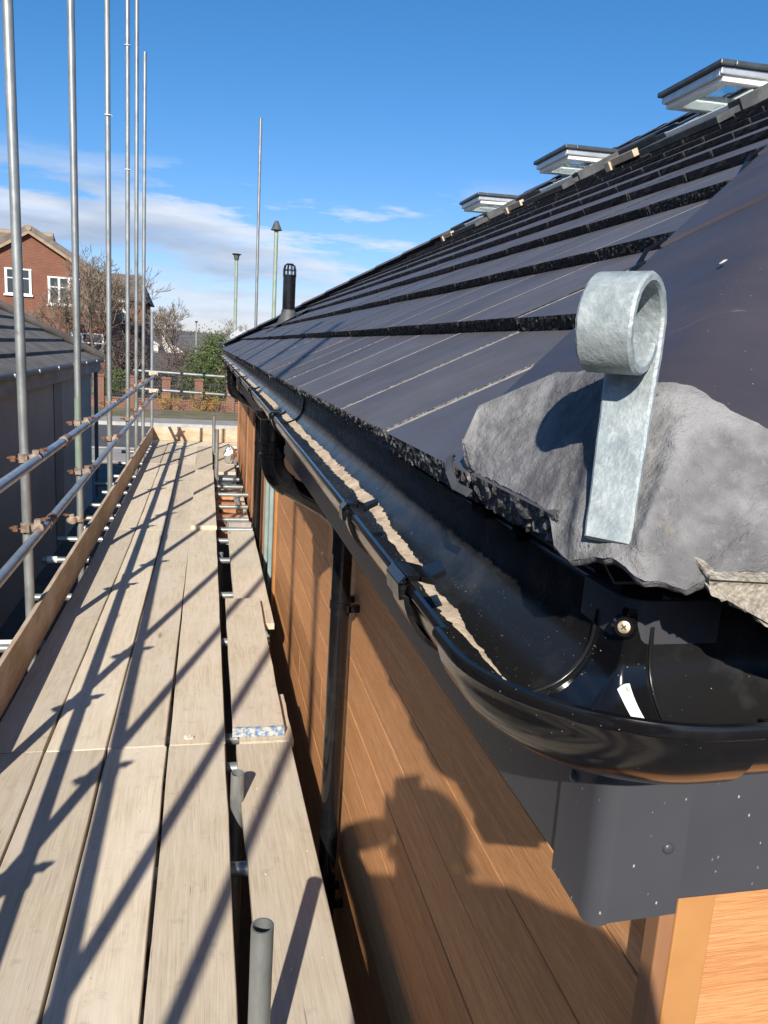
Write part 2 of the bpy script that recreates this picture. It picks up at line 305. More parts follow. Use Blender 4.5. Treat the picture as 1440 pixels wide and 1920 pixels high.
# ------------------------------------------------------------------ mesh tools
OFF = {}
def off(o):
    return OFF.get(o.name, Vector((0, 0, 0))) if o else Vector((0, 0, 0))
def empty(name, loc=(0, 0, 0)):
    o = bpy.data.objects.new(name, None); COL.objects.link(o); o.location = loc; o.empty_display_size = 0.2; OFF[o.name] = Vector(loc); return o
def tag(o, label=None, cat=None, group=None, kind=None):
    if label: o['label'] = label
    if cat: o['category'] = cat
    if group: o['group'] = group
    if kind: o['kind'] = kind
    return o
def link(name, me, parent=None, loc=None):
    o = bpy.data.objects.new(name, me); COL.objects.link(o)
    if loc is not None: o.location = Vector(loc) - off(parent)
    if parent: o.parent = parent
    OFF[o.name] = off(parent) + o.location
    return o
class MB:
    def __init__(s): s.v, s.f, s.m = [], [], []
    def add(s, vs, fs, mi=0):
        b = len(s.v); s.v += [tuple(p) for p in vs]; s.f += [tuple(b + i for i in q) for q in fs]; s.m += [mi] * len(fs); return s
    def box(s, x0, x1, y0, y1, z0, z1, mi=0):
        vs = [(x, y, z) for z in (z0, z1) for y in (y0, y1) for x in (x0, x1)]
        return s.add(vs, [(0, 2, 3, 1), (4, 5, 7, 6), (0, 1, 5, 4), (2, 6, 7, 3), (0, 4, 6, 2), (1, 3, 7, 5)], mi)
    def obox(s, c, ax, ay, az, mi=0):       # centre and three half-axis vectors
        c, ax, ay, az = map(Vector, (c, ax, ay, az))
        vs = [c + ax * i + ay * j + az * k for k in (-1, 1) for j in (-1, 1) for i in (-1, 1)]
        return s.add(vs, [(0, 2, 3, 1), (4, 5, 7, 6), (0, 1, 5, 4), (2, 6, 7, 3), (0, 4, 6, 2), (1, 3, 7, 5)], mi)
    def prism(s, poly, d, mi=0):            # polygon (3-D points) pushed along d
        n = len(poly); d = Vector(d); a = [Vector(p) for p in poly]; vs = a + [p + d for p in a]
        fs = [tuple(range(n - 1, -1, -1)), tuple(range(n, 2 * n))] + [(i, (i + 1) % n, n + (i + 1) % n, n + i) for i in range(n)]
        return s.add(vs, fs, mi)
    def sweep(s, pts, r, n=10, caps=True, mi=0, hollow=0.0):
        pts = [Vector(p) for p in pts]; rr = r if isinstance(r, (list, tuple)) else [r] * len(pts)
        t0 = (pts[1] - pts[0]).normalized(); up = Vector((0, 0, 1)) if abs(t0.z) < 0.9 else Vector((1, 0, 0))
        a = t0.cross(up).normalized(); vs = []
        for i, p in enumerate(pts):
            if i == 0: tt = pts[1] - p
            elif i == len(pts) - 1: tt = p - pts[i - 1]
            else: tt = (pts[i + 1] - p).normalized() + (p - pts[i - 1]).normalized()
            tt.normalize(); a = (a - tt * a.dot(tt)).normalized(); b = tt.cross(a)
            vs += [p + (a * math.cos(2 * PI * k / n) + b * math.sin(2 * PI * k / n)) * rr[i] for k in range(n)]
        L = len(pts); fs = [(i * n + k, i * n + (k + 1) % n, (i + 1) * n + (k + 1) % n, (i + 1) * n + k) for i in range(L - 1) for k in range(n)]
        if caps and not hollow: fs += [tuple(range(n - 1, -1, -1)), tuple((L - 1) * n + k for k in range(n))]
        s.add(vs, fs, mi)
        if hollow:                           # open ends with a wall and an inner bore
            for end in (0, L - 1):
                tt = (pts[1] - pts[0]).normalized() if end == 0 else (pts[-2] - pts[-1]).normalized()
                ring = vs[end * n:end * n + n]; c = pts[end]
                inn = [c + (Vector(q) - c) * hollow for q in ring]; deep = [q + tt * (rr[end] * 5) for q in inn]
                s.add(ring + inn + deep, [(k, n + k, n + (k + 1) % n, (k + 1) % n) for k in range(n)] + [(n + k, 2 * n + k, 2 * n + (k + 1) % n, n + (k + 1) % n) for k in range(n)] + [tuple(2 * n + k for k in range(n))], mi)
        return s
    def grid(s, fn, nu, nv, mi=0, flip=False):
        vs = [fn(i / nu, j / nv) for j in range(nv + 1) for i in range(nu + 1)]
        q = lambda i, j: j * (nu + 1) + i
        fs = [(q(i, j), q(i + 1, j), q(i + 1, j + 1), q(i, j + 1)) for j in range(nv) for i in range(nu)]
        if flip: fs = [tuple(reversed(x)) for x in fs]
        return s.add(vs, fs, mi)
    def mesh(s, name, mats, smooth=None, o=Vector((0, 0, 0))):
        me = bpy.data.meshes.new(name); me.from_pydata([(p[0] - o.x, p[1] - o.y, p[2] - o.z) for p in s.v], [], s.f)
        for m in (mats if isinstance(mats, (list, tuple)) else [mats]): me.materials.append(MATS[m])
        me.polygons.foreach_set('material_index', s.m)
        if smooth is not None:
            me.polygons.foreach_set('use_smooth', [True] * len(me.polygons)); me.set_sharp_from_angle(angle=math.radians(smooth))
        me.update(); return me
    def build(s, name, mats, parent=None, smooth=None, bevel=0, loc=None):
        # the verts are world points; the object's origin is `loc` (default: its parent's origin)
        o = Vector(loc) if loc is not None else off(parent)
        ob = link(name, s.mesh(name, mats, smooth, o), parent, o)
        if bevel:
            b = ob.modifiers.new('bevel', 'BEVEL'); b.width = bevel; b.segments = 2; b.limit_method = 'ANGLE'; b.angle_limit = math.radians(40)
        return ob
def nz(p, s=1.0, seed=0.0):
    return noise.noise(Vector((p[0] * s + seed, p[1] * s - seed * 0.7, p[2] * s + seed * 1.3)))
def fbm(p, s, o=4, seed=0.0):
    return noise.fractal(Vector((p[0] * s + seed, p[1] * s + seed, p[2] * s - seed)), 0.9, 2.0, o)
GZ = -2.9            # ground
DZ = -1.64           # deck top
# ------------------------------------------------------------------ the setting
def flat(name, x0, x1, y0, y1, z, mat, t=None):
    b = MB()
    if t: b.box(x0, x1, y0, y1, z - t, z)
    else: b.add([(x0, y0, z), (x1, y0, z), (x1, y1, z), (x0, y1, z)], [(0, 1, 2, 3)])
    return tag(b.build(name, mat), kind='structure')
flat('ground', -1500, 1500, -600, 2500, GZ, 'yard ground')
flat('road', -70, 70, 21.0, 27.5, GZ + 0.008, 'asphalt')
flat('driveway', -9, 8, -8, 18.8, GZ + 0.004, 'asphalt')
flat('pavement', -70, 70, 18.8, 20.9, GZ + 0.11, 'paving', 0.2)
flat('pavement_opposite', -70, 70, 27.6, 29.4, GZ + 0.11, 'paving', 0.2)
flat('grass_verge', -70, 70, 29.41, 33.2, GZ + 0.10, 'verge grass', 0.2)
for i, y in enumerate((20.9, 27.45)):
    b = MB(); b.box(-70, 70, y, y + 0.14, GZ, GZ + 0.125); tag(b.build('kerb', 'kerb stone'), kind='structure')
b = MB()
for k in range(-8, 9): b.box(k * 6 - 1.6, k * 6 + 1.6, 24.2, 24.3, GZ + 0.012, GZ + 0.0125)
tag(b.build('road_marking', 'white joinery'), kind='structure')
# hill behind the town
b = MB()
def hillf(u, v):
    x = -420 + 900 * u; y = 190 + 260 * v
    h = 3.2 * math.exp(-((x + 60) / 120) ** 2) + 3.0 * math.exp(-((x - 90) / 150) ** 2) + 1.6 * fbm((x, y, 0), 0.012, 4) + 2.6
    pr = math.sin(min(1, v * 1.25) * PI / 2) * (1 if v < 0.8 else 1 - (v - 0.8) * 1.2)
    return (x, y, GZ - 0.5 + max(0, h) * pr + 0.7 * fbm((x, y, 3), 0.12, 4) * min(1, v * 5))
b.grid(hillf, 160, 50)
tag(b.build('hill', 'hill woodland', smooth=60), kind='structure')
# ------------------------------------------------------------------ the building
FX, FY = 0.275, 0.45          # fascia planes (side, end)
WX, WY = 0.52, 0.70           # wall planes
YF = 13.25                    # far end of the eaves
XE = 7.0                      # how far the end wall runs to the right
NX, NZ = 0.225, -0.10         # first tile nose (top edge)
HY = 0.40                     # the hip starts at (NX, HY)
G = 0.345; CP, SP = math.cos(math.radians(30)), math.sin(math.radians(30)); T30 = SP / CP
NOSE = 0.029
TP = math.atan2(G * SP - NOSE, G * CP)        # pitch of a tile's own face
NC = 13
RX = NX + NC * G * CP                         # ridge
RZ = NZ + NC * G * SP
bld = tag(empty('timber_clad_building', (1.5, 3.0, GZ)), 'long orange timber-clad building with dark plum tiled hip roof and grey fascia', 'building')
# walls: planks one by one
core = MB(); core.box(WX + 0.02, XE, WY + 0.02, YF - 0.27, GZ, -0.375); core.build('wall', 'soffit plastic', bld)
wall_side = empty('side_wall', (WX, WY, GZ)); wall_side.parent = bld; wall_side.location = Vector((WX, WY, GZ)) - off(bld)
wall_end = empty('end_wall', (WX, WY, GZ)); wall_end.parent = bld; wall_end.location = Vector((WX, WY, GZ)) - off(bld)
def plank_mesh(L, along):
    m = MB(); h = 0.1770
    if along == 'y': m.box(0, 0.016, 0, L, 0, h)
    else: m.box(0, L, 0, 0.016, 0, h)
    return m
WINY0, WINY1 = 5.75, 6.75
z = -0.72 + 0.18
row = 0
while z > GZ + 0.1:
    z0 = z - 0.1795
    ys = [WY + 0.013]; k = 0
    y = WY + 0.062 + (1.1, 2.5, 3.3, 1.9)[row % 4]
    while y < YF - 0.3: ys.append(y); y += 3.6
    ys.append(YF - 0.27)
    segs = []
    for a, c in zip(ys[:-1], ys[1:]):
        if c <= WINY0 or a >= WINY1: segs.append((a, c))
        else:
            if a < WINY0: segs.append((a, WINY0))
            if c > WINY1: segs.append((WINY1, c))
    for a, c in segs:
        if c - a < 0.05: continue
        m = plank_mesh(c - a - 0.003, 'y')
        o = link('plank', m.mesh('plank', 'cladding side'), wall_side, (WX + random.uniform(0, 0.0015), a, z0))
        bv = o.modifiers.new('bevel', 'BEVEL'); bv.width = 0.002; bv.segments = 2
    xs = [WX + 0.055, WX + 0.055 + (1.6, 3.1, 2.4)[row % 3], XE]
    for a, c in zip(xs[:-1], xs[1:]):
        m = plank_mesh(c - a - 0.003, 'x')
        o = link('plank', m.mesh('plank', 'cladding end'), wall_end, (a, WY + random.uniform(0, 0.0015), z0))
        bv = o.modifiers.new('bevel', 'BEVEL'); bv.width = 0.002; bv.segments = 2
    z -= 0.18; row += 1
m = MB(); m.box(WX - 0.016, WX + 0.004, WY - 0.016, WY + 0.010, GZ + 0.05, -0.38); m.build('corner_trim', 'brown trim', bld, bevel=0.002)
m = MB(); m.box(WX + 0.0045, WX + 0.052, WY - 0.0165, WY + 0.004, GZ + 0.05, -0.38); m.build('corner_trim', 'orange trim', bld, bevel=0.002)
for yy in (8.7, 9.9, 12.9):
    m = MB(); m.box(WX - 0.02, WX + 0.0, yy, yy + 0.05, GZ + 0.05, -0.38); m.build('vertical_trim', 'brown trim', bld, bevel=0.003)
# tall window in the side wall
win = empty('window', (WX, WINY0, -1.5)); win.parent = bld; win.location = Vector((WX, WINY0, -1.5)) - off(bld)
for a, c, mt in ((WINY0 - 0.06, WINY0 + 0.002, 'orange trim'), (WINY1 - 0.002, WINY1 + 0.06, 'brown trim')):
    m = MB(); m.box(WX - 0.022, WX + 0.03, a, c, GZ + 0.3, -0.40); m.build('trim', mt, win, bevel=0.002)
for a, c in ((WINY0 + 0.004, WINY0 + 0.07), (WINY1 - 0.07, WINY1 - 0.004), ((WINY0 + WINY1) / 2 - 0.03, (WINY0 + WINY1) / 2 + 0.03)):
    m = MB(); m.box(WX - 0.012, WX + 0.05, a, c, GZ + 0.3, -0.40); m.build('frame', 'teal frame', win, bevel=0.003)
m = MB(); m.box(WX + 0.012, WX + 0.018, WINY0 + 0.05, WINY1 - 0.05, GZ + 0.3, -0.40); m.build('pane', 'window glass', win)
m = MB(); m.box(WX - 0.045, WX + 0.01, WINY0 - 0.08, WINY1 + 0.08, GZ + 0.26, GZ + 0.3); m.build('sill', 'teal frame', win)
# soffit and fascia
m = MB(); m.box(FX + 0.012, WX + 0.05, FY + 0.012, YF - 0.012, -0.374, -0.366); m.box(WX + 0.05, XE, FY + 0.012, WY + 0.05, -0.374, -0.366); m.build('soffit', 'soffit plastic', bld)
fz0, fz1 = -0.382, -0.150
fas = MB(); fas.box(FX, FX + 0.012, FY + 0.03, YF, fz0, fz1); fo = fas.build('fascia', 'fascia plastic', bld, bevel=0.002)
fas = MB(); fas.box(FX + 0.03, XE, FY, FY + 0.012, fz0, fz1); fo2 = fas.build('fascia', 'fascia plastic', bld, bevel=0.002)
# rounded corner cover over the two fascias
m = MB(); th = 0.004; R = 0.016; prof = []
la, lb = 0.058, 0.066
for p in [(FX - th, FY + la)]: prof.append(p)
for k in range(9):
    a = PI + (PI / 2) * k / 8; prof.append((FX - th + R + R * math.cos(a), FY - th + R + R * math.sin(a)))
prof.append((FX + lb, FY - th))
inner = [(FX - 0.0005, FY + la)] + [(FX - 0.0005 + (R - 0.0035) * (1 + math.cos(PI + PI / 2 * k / 8)), FY - 0.0005 + (R - 0.0035) * (1 + math.sin(PI + PI / 2 * k / 8))) for k in range(9)] + [(FX + lb, FY - 0.0005)]
n = len(prof); vs = [(*p, fz1) for p in prof] + [(*p, fz0 - 0.008 - 0.006 * math.sin(PI * i / (n - 1))) for i, p in enumerate(prof)] + [(*p, fz1) for p in inner] + [(*p, fz0 - 0.008) for p in inner]
fs = [(i, i + 1, n + i + 1, n + i) for i in range(n - 1)] + [(n + i, n + i + 1, 3 * n + i + 1, 3 * n + i) for i in range(n - 1)] + [(2 * n + i + 1, 2 * n + i, 3 * n + i, 3 * n + i + 1) for i in range(n - 1)] + [(0, n, 3 * n, 2 * n), (n - 1, 3 * n - 1, 4 * n - 1, 2 * n - 1)]
m.add(vs, fs)
fc = m.build('fascia_corner', 'fascia plastic', bld, smooth=50); fc['label'] = 'rounded plastic corner cover with two rivets'
def rivet(c, nrm):
    m = MB(); nrm = Vector(nrm).normalized(); a = nrm.orthogonal().normalized(); b2 = nrm.cross(a); vs = []; N = 14; rings = [(0.0046, 0), (0.0043, 0.0012), (0.003, 0.0022), (0.001, 0.0026)]
    for r, h in rings: vs += [Vector(c) + nrm * h + (a * math.cos(2 * PI * k / N) + b2 * math.sin(2 * PI * k / N)) * r for k in range(N)]
    fs = [(j * N + k, j * N + (k + 1) % N, (j + 1) * N + (k + 1) % N, (j + 1) * N + k) for j in range(3) for k in range(N)] + [tuple(3 * N + k for k in range(N))]
    m.add(vs, fs); m.build('rivet', 'fascia plastic', fc, smooth=60)
rivet((FX - th, FY + 0.040, -0.300), (-1, 0, 0)); rivet((FX + 0.052, FY - th, -0.335), (0, -1, 0))
# ---------------- roof
roof = empty('roof', (NX, HY, NZ)); roof.parent = bld; roof.location = Vector((NX, HY, NZ)) - off(bld)
# boarding under the tiles, so that no light leaks through
def hipz(x): return NZ - 0.055 + (x - NX) * T30
m = MB()
e0, e1 = NX + 0.08, HY + 0.08
A = (e0, e1, hipz(e0)); Bp = (e0, YF - 0.08 + 0.05, hipz(e0)); yA = HY + (RX - NX); yB = YF + 0.05 - (RX - NX)
Cq, Dq = (RX, yB, hipz(RX)), (RX, yA, hipz(RX))
E0 = (2 * RX - e0, e1, hipz(e0)); E1 = (2 * RX - e0, YF - 0.03, hipz(e0))
m.add([A, Bp, Cq, Dq, E0, E1], [(0, 3, 2, 1), (0, 4, 3), (4, 5, 2, 3), (1, 2, 5)])
m.build('roof_boarding', 'soffit plastic', roof)
ca, sa = math.cos(TP), math.sin(TP)
TW, TL = 0.34, 0.41
def clip_poly(poly, f):
    out = []
    for i, p in enumerate(poly):
        q = poly[(i + 1) % len(poly)]; a, b = f(p), f(q)
        if a >= 0: out.append(p)
        if (a >= 0) != (b >= 0):
            t = a / (a - b); out.append((p[0] + (q[0] - p[0]) * t, p[1] + (q[1] - p[1]) * t))
    return out
def tile_pts(u, v, d):       # u along Y, v up the slope, d below the face
    return (v * ca + d * sa, u, v * sa - d * ca)
def tile_mb(nu, nv, jit, seed):
    rnd = random.Random(seed); m = MB(); w = TW - 0.015
    # face, with a slightly ragged front edge
    top = [(w * i / nu, rnd.uniform(-jit, jit) if 0 < i < nu else 0) for i in range(nu + 1)]
    for i in range(nu):
        (u0, a), (u1, c) = top[i], top[i + 1]
        m.add([tile_pts(u0, a, rnd.uniform(0, jit * 0.5)), tile_pts(u1, c, 0), tile_pts(u1, TL, 0), tile_pts(u0, TL, 0)], [(0, 3, 2, 1)], 0)
    g = [[None] * (nv + 1) for _ in range(nu + 1)]
    for i in range(nu + 1):
        for j in range(nv + 1):
            jj = jit if 0 < i < nu else 0
            b = rnd.uniform(-jj, jj) * 1.3 if j else top[i][1]
            g[i][j] = tile_pts(top[i][0], b + 0.004 * j / nv, 0.028 * j / nv + (rnd.uniform(-jj, jj) if 0 < j < nv else (rnd.uniform(-jj, jj) * 1.2 if j == nv else 0)))
    vs = [g[i][j] for j in range(nv + 1) for i in range(nu + 1)]; q = lambda i, j: j * (nu + 1) + i
    m.add(vs, [(q(i, j), q(i + 1, j), q(i + 1, j + 1), q(i, j + 1)) for j in range(nv) for i in range(nu)], 1)
    for u in (0, w): m.add([tile_pts(u, 0, 0), tile_pts(u, TL, 0), tile_pts(u, TL, 0.012), tile_pts(u, 0, 0.0275)], [(0, 1, 2, 3)], 1)
    # interlock channel filled with pale dust
    m.add([tile_pts(w - 0.001, 0.003, 0.0006), tile_pts(TW + 0.001, 0.003, 0.0006), tile_pts(TW + 0.001, TL, 0.0006), tile_pts(w - 0.001, TL, 0.0006), tile_pts(w - 0.001, 0.006, 0.026), tile_pts(TW + 0.001, 0.006, 0.026)], [(0, 3, 2, 1), (0, 1, 5, 4)], 2)
    return m
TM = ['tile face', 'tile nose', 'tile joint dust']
HI = [tile_mb(46, 5, 0.0022, 11 + k).mesh('roof_tile', TM) for k in range(4)]
LO = [tile_mb(10, 2, 0.0022, 31 + k).mesh('roof_tile', TM) for k in range(4)]
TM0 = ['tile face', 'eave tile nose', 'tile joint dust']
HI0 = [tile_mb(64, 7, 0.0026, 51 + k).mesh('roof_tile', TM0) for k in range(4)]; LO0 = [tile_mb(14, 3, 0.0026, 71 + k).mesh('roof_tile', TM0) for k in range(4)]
def cut_tile(u0, u1, x0, z0, yoff, sgn_near, seed=3):
    """a tile trimmed to a hip; polygon worked out in (Y, v), nose jagged"""
    x_of = lambda v: x0 + v * ca
    poly = [(u0, 0), (u1, 0), (u1, TL), (u0, TL)]
    if sgn_near: poly = clip_poly(poly, lambda p: p[0] - (HY + x_of(p[1]) - NX + yoff))
    else: poly = clip_poly(poly, lambda p: (YF + 0.05 - (x_of(p[1]) - NX)) - p[0])
    if len(poly) < 3: return None
    m = MB()
    P = lambda p, d: (x0 + p[1] * ca + d * sa, p[0], z0 + p[1] * sa - d * ca)
    m.add([P(p, 0) for p in poly], [tuple(range(len(poly) - 1, -1, -1))], 0)
    m.add([P(p, 0.028 if p[1] < 1e-6 else 0.026) for p in poly], [tuple(range(len(poly)))], 1)
    rnd = random.Random(seed)
    for i in range(len(poly)):
        a, c = poly[i], poly[(i + 1) % len(poly)]
        nose = max(a[1], c[1]) < 1e-6; k = max(1, int(math.hypot(a[0] - c[0], a[1] - c[1]) / 0.006)) if nose else 1; nr = 6 if nose else 1
        gq = []
        for j in range(k + 1):
            p = (a[0] + (c[0] - a[0]) * j / k, a[1] + (c[1] - a[1]) * j / k)
            gq.append([P((p[0], p[1] + (rnd.uniform(-.003, .003) if nose and q2 else 0)), 0.028 * q2 / nr + (rnd.uniform(-.001, .001) if nose and q2 else 0)) for q2 in range(nr + 1)])
        for j in range(k):
            for q2 in range(nr): m.add([gq[j][q2], gq[j + 1][q2], gq[j + 1][q2 + 1], gq[j][q2 + 1]], [(0, 1, 2, 3)], 1)
    return m
allt = []
Y0T = 1.0                                         # a joint of the first course stands here
ROOF_WIN_Y = (4.48, 6.55, 8.76)
for k in range(NC):
    x0 = NX + k * G * CP; z0 = NZ + k * G * SP
    start = Y0T - 0.34 * 12 + (0.0 if k % 2 == 0 else 0.0) - 0.005 * k
    ylo = HY + (x0 - NX); yhi = YF + 0.05 - (x0 - NX)
    u = start
    i = 0
    while u < yhi:
        u1 = u + TW
        if u1 > ylo:
            cy = (u + u1) / 2
            dist = math.sqrt(x0 * x0 + cy * cy + z0 * z0); size = (0.36 if k == 0 else 0.2 / (1 + 0.25 * k)) * TW / (dist * dist)
            allt.append((size, k, u, x0, z0, ylo, yhi))
        u = u1
hide = []
def in_window(k, u):
    x = NX + k * G * CP
    for wy in ROOF_WIN_Y:
        if 2.97 < x + 0.1 < 3.66 and wy - 0.2 < u + TW / 2 < wy + 0.85: return True
    return False
allt = [q for q in allt if not in_window(q[1], q[2])]
allt.sort(key=lambda q: -q[0])
farm = MB(); cnt = 0
for idx, (size, k, u, x0, z0, ylo, yhi) in enumerate(allt):
    x1 = x0 + TL * ca
    near_cut = u < HY + (x1 - NX) + 0.002; far_cut = u + TW > YF + 0.05 - (x1 - NX) - 0.002
    rj = random.Random(idx * 13 + k); dz = rj.uniform(-0.0012, 0.0016); dx = rj.uniform(-0.002, 0.002)
    if near_cut or far_cut:
        cm = cut_tile(u, u + TW - 0.015, x0, z0 + dz, 0.072 if k == 0 else 0.0, near_cut, idx)
        if cm is None: continue
        if near_cut and u + TW < yhi:
            v0 = 0.003; P = lambda uu, v, d: (x0 + v * ca + d * sa, uu, z0 + dz + v * sa - d * ca); w1 = u + TW - 0.016
            vmax = min(TL, (w1 - HY + NX - x0) / ca)
            if vmax > 0.02: cm.add([P(w1, v0, 0.0006), P(u + TW + 0.001, v0, 0.0006), P(u + TW + 0.001, vmax, 0.0006), P(w1, vmax, 0.0006), P(w1, v0 + .003, 0.026), P(u + TW + 0.001, v0 + .003, 0.026)], [(0, 3, 2, 1), (0, 1, 5, 4)], 2)
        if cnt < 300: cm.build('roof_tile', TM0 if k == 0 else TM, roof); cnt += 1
        else:
            bq = len(farm.v); farm.v += cm.v; farm.f += [tuple(bq + i for i in f) for f in cm.f]; farm.m += cm.m
        continue
    if cnt < 300:
        cnt += 1
        me = ((HI0 if u < 3.2 else LO0) if k == 0 else (HI if (x0 < 1.2 and u < 3.2) else LO))[idx % 4]
        link('roof_tile', me, roof, (x0 + dx, u, z0 + dz))
    else:
        q = tile_mb(1, 1, 0, 1); b0 = [(p[0] + x0 + dx, p[1] + u, p[2] + z0 + dz) for p in q.v]
        base = len(farm.v); farm.v += b0; farm.f += [tuple(base + i for i in f) for f in q.f]; farm.m += q.m
far_t = farm.build('roof_tile_field', TM, roof); far_t['kind'] = 'stuff'
# the slopes that face away: stepped courses
m = MB()
for k in range(NC):
    x0 = k * G * CP; z0 = NZ + k * G * SP; x1 = x0 + G * CP; z1 = z0 + G * SP - NOSE
    for (P, Q) in (((NX, HY), (1, 0)),):
        # end slope facing the camera side (-Y)
        L0, L1 = NX + x0, 2 * RX - NX - x0; M0, M1 = NX + x1, 2 * RX - NX - x1
        m.add([(L0 + (0.12 if k == 0 else 0), HY + x0, z0), (L1, HY + x0, z0), (M1, HY + x1, z1), (M0, HY + x1, z1)], [(0, 1, 2, 3)], 0)
        if k: m.add([(L0, HY + x0, z0 - NOSE), (L1, HY + x0, z0 - NOSE), (L1, HY + x0, z0), (L0, HY + x0, z0)], [(0, 1, 2, 3)], 1)
        else: m.add([(L0 + 0.19, HY, z0 - NOSE), (L1, HY, z0 - NOSE), (L1, HY, z0), (L0 + 0.19, HY, z0)], [(0, 1, 2, 3)], 1)
        yb = YF + 0.05
        m.add([(L1, yb - x0, z0), (L0, yb - x0, z0), (M0, yb - x1, z1), (M1, yb - x1, z1)], [(0, 1, 2, 3)], 0)
        R0, R1 = 2 * RX - NX - x0, 2 * RX - NX - x1
        m.add([(R0, HY + x0, z0), (R0, yb - x0, z0), (R1, yb - x1, z1), (R1, HY + x1, z1)], [(0, 1, 2, 3)], 0)
bs = m.build('slope_tiles', TM, roof); bs['kind'] = 'stuff'
# hip tiles, angular with a softened crest
def hip_h(d): return 0.060 - math.sqrt((0.5 * d) ** 2 + 0.012 ** 2)
def hip_pt(t, d, h=0.0):      # t along the hip in plan, d across (positive to the right), height above the tile's face
    return Vector((NX + t + 0.7071 * d, HY + t - 0.7071 * d, NZ + T30 * t + hip_h(d) + h))
def t_cut(d):
    if d < -0.02: return 0.058 + 0.085 * min(1, (-d - 0.02) / 0.10) ** 0.8
    return 0.058 - 0.10 * max(-0.02, min(0, d)) * -1 - 0.04 * max(0, min(0.10, d)) + 0.9 * max(0, d - 0.12)
def hip_tile(t0, t1, lift0, seed):
    m = MB(); N = 26; rnd = random.Random(seed); dm = 0.178
    def top(u, v):
        d = (u * 2 - 1) * dm; tq = t_cut(d) + 0.001 if seed == 0 else t0; t = tq + (t1 - tq) * v
        return hip_pt(t, d, lift0 * (1 - v) - 0.002 * v)
    def bot(u, v):
        p = top(u, v); return (p.x + 0.003, p.y + 0.003, p.z - 0.013)
    m.grid(top, N, 6, 0); m.grid(bot, N, 6, 1, True)
    for v in (0, 1):
        for i in range(N):
            a, c = i / N, (i + 1) / N; m.add([top(a, v), top(c, v), bot(c, v), bot(a, v)], [(0, 3, 2, 1) if v == 0 else (0, 1, 2, 3)], 0)
    for u in (0, 1):
        m.add([top(u, 0), top(u, 1), bot(u, 1), bot(u, 0)], [(0, 1, 2, 3) if u == 0 else (3, 2, 1, 0)], 1)
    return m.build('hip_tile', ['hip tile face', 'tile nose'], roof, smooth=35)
tcur = 0.050; HS = 0.46
for k in range(10):
    if tcur > RX - NX: break
    hip_tile(tcur, min(tcur + HS + 0.05, RX - NX + 0.05), 0.002 if k == 0 else 0.003, k); tcur += HS
# clips at the joints of the hip
for k in range(1, 9):
    t = 0.050 + HS * k - 0.03
    m = MB()
    for d in (-0.178,):
        pts = [hip_pt(t + 0.02, d + 0.01, 0.01), hip_pt(t - 0.005, d - 0.004, 0.012), hip_pt(t - 0.015, d - 0.012, -0.004), hip_pt(t - 0.04, d - 0.016, -0.016), hip_pt(t - 0.06, d - 0.012, -0.02)]
        m.sweep(pts, [0.0025, 0.003, 0.0035, 0.0035, 0.002], 8)
        pts = [hip_pt(t - 0.02, d + 0.0, 0.0), hip_pt(t - 0.05, d - 0.003, 0.004), hip_pt(t - 0.085, d - 0.002, -0.006)]
        m.sweep(pts, [0.003, 0.0035, 0.003], 8)
    m.build('hip_clip', 'black plastic', roof, smooth=50)
m = MB()
for (t, d, r) in ((0.32, 0.02, 0.006), (0.322, 0.028, 0.004), (0.27, -0.03, 0.003)):
    N = 14; c0 = hip_pt(t, d, 0.0075); vs = [c0] + [hip_pt(t + r * 1.2 * math.cos(2 * PI * k / N) * (1 + .4 * nz((k, t * 90, 0))), d + r * math.sin(2 * PI * k / N) * (1 + .4 * nz((k, 5, d * 90))), 0.0062) for k in range(N)]
    m.add(vs, [(0, 1 + k, 1 + (k + 1) % N) for k in range(N)])
m.build('mortar_fleck', 'mortar splat', roof)
# ridge and far hips
def ridge_cap(p, q, wid, name='ridge_tile'):
    p, q = Vector(p), Vector(q); d = (q - p).normalized(); side = d.cross(Vector((0, 0, 1))).normalized(); n = max(1, int((q - p).length / 0.45)); st = (q - p) / n
    for i in range(n):
        m = MB(); a = p + st * i; c = a + st * 1.04
        def f(u, v):
            w = (u * 2 - 1); h = 0.06 - 0.5 * wid * abs(w) * abs(w); b = a.lerp(c, v); return b + side * (w * wid) + Vector((0, 0, h + 0.012 * (1 - v)))
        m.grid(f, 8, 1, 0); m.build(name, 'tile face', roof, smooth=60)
ridge_cap((RX, yA, RZ), (RX, yB, RZ), 0.13)
ridge_cap((NX, YF + 0.05, NZ), (RX, yB, RZ), 0.13, 'hip_tile')
# mortar bedding at the foot of the hip
DL = -0.215; DR = 0.26
def mtop(a):           # a 0..1 from left to right
    d = DL + (DR - DL) * a
    t = t_cut(d) + 0.004 * nz((d * 34, 1, 0)) + 0.002 * nz((d * 150, 4, 0))
    dd = max(-0.19, min(0.19, d))
    p = hip_pt(t + 0.006, dd, 0.0065)
    if d < -0.19: p = hip_pt(t - 0.01, -0.19, -0.012)
    if d > 0.19: p += Vector((0.7071, -0.7071, -0.45)) * (d - 0.19)
    return p
LB = [(0.0, (0.2285, 0.672, -0.098)), (0.10, (0.2275, 0.62, -0.0965)), (0.22, (0.2275, 0.53, -0.0965)), (0.31, (0.2265, 0.485, -0.0985)), (0.355, (0.222, 0.462, -0.116)), (0.40, (0.222, 0.438, -0.120)),
      (0.43, (0.225, 0.421, -0.114)), (0.47, (0.229, 0.405, -0.108)), (0.52, (0.234, 0.393, -0.110)), (0.56, (0.242, 0.384, -0.117)), (0.62, (0.262, 0.375, -0.119)), (0.66, (0.275, 0.371, -0.110)), (0.72, (0.296, 0.370, -0.108)), (1.0, (0.46, 0.372, -0.112))]
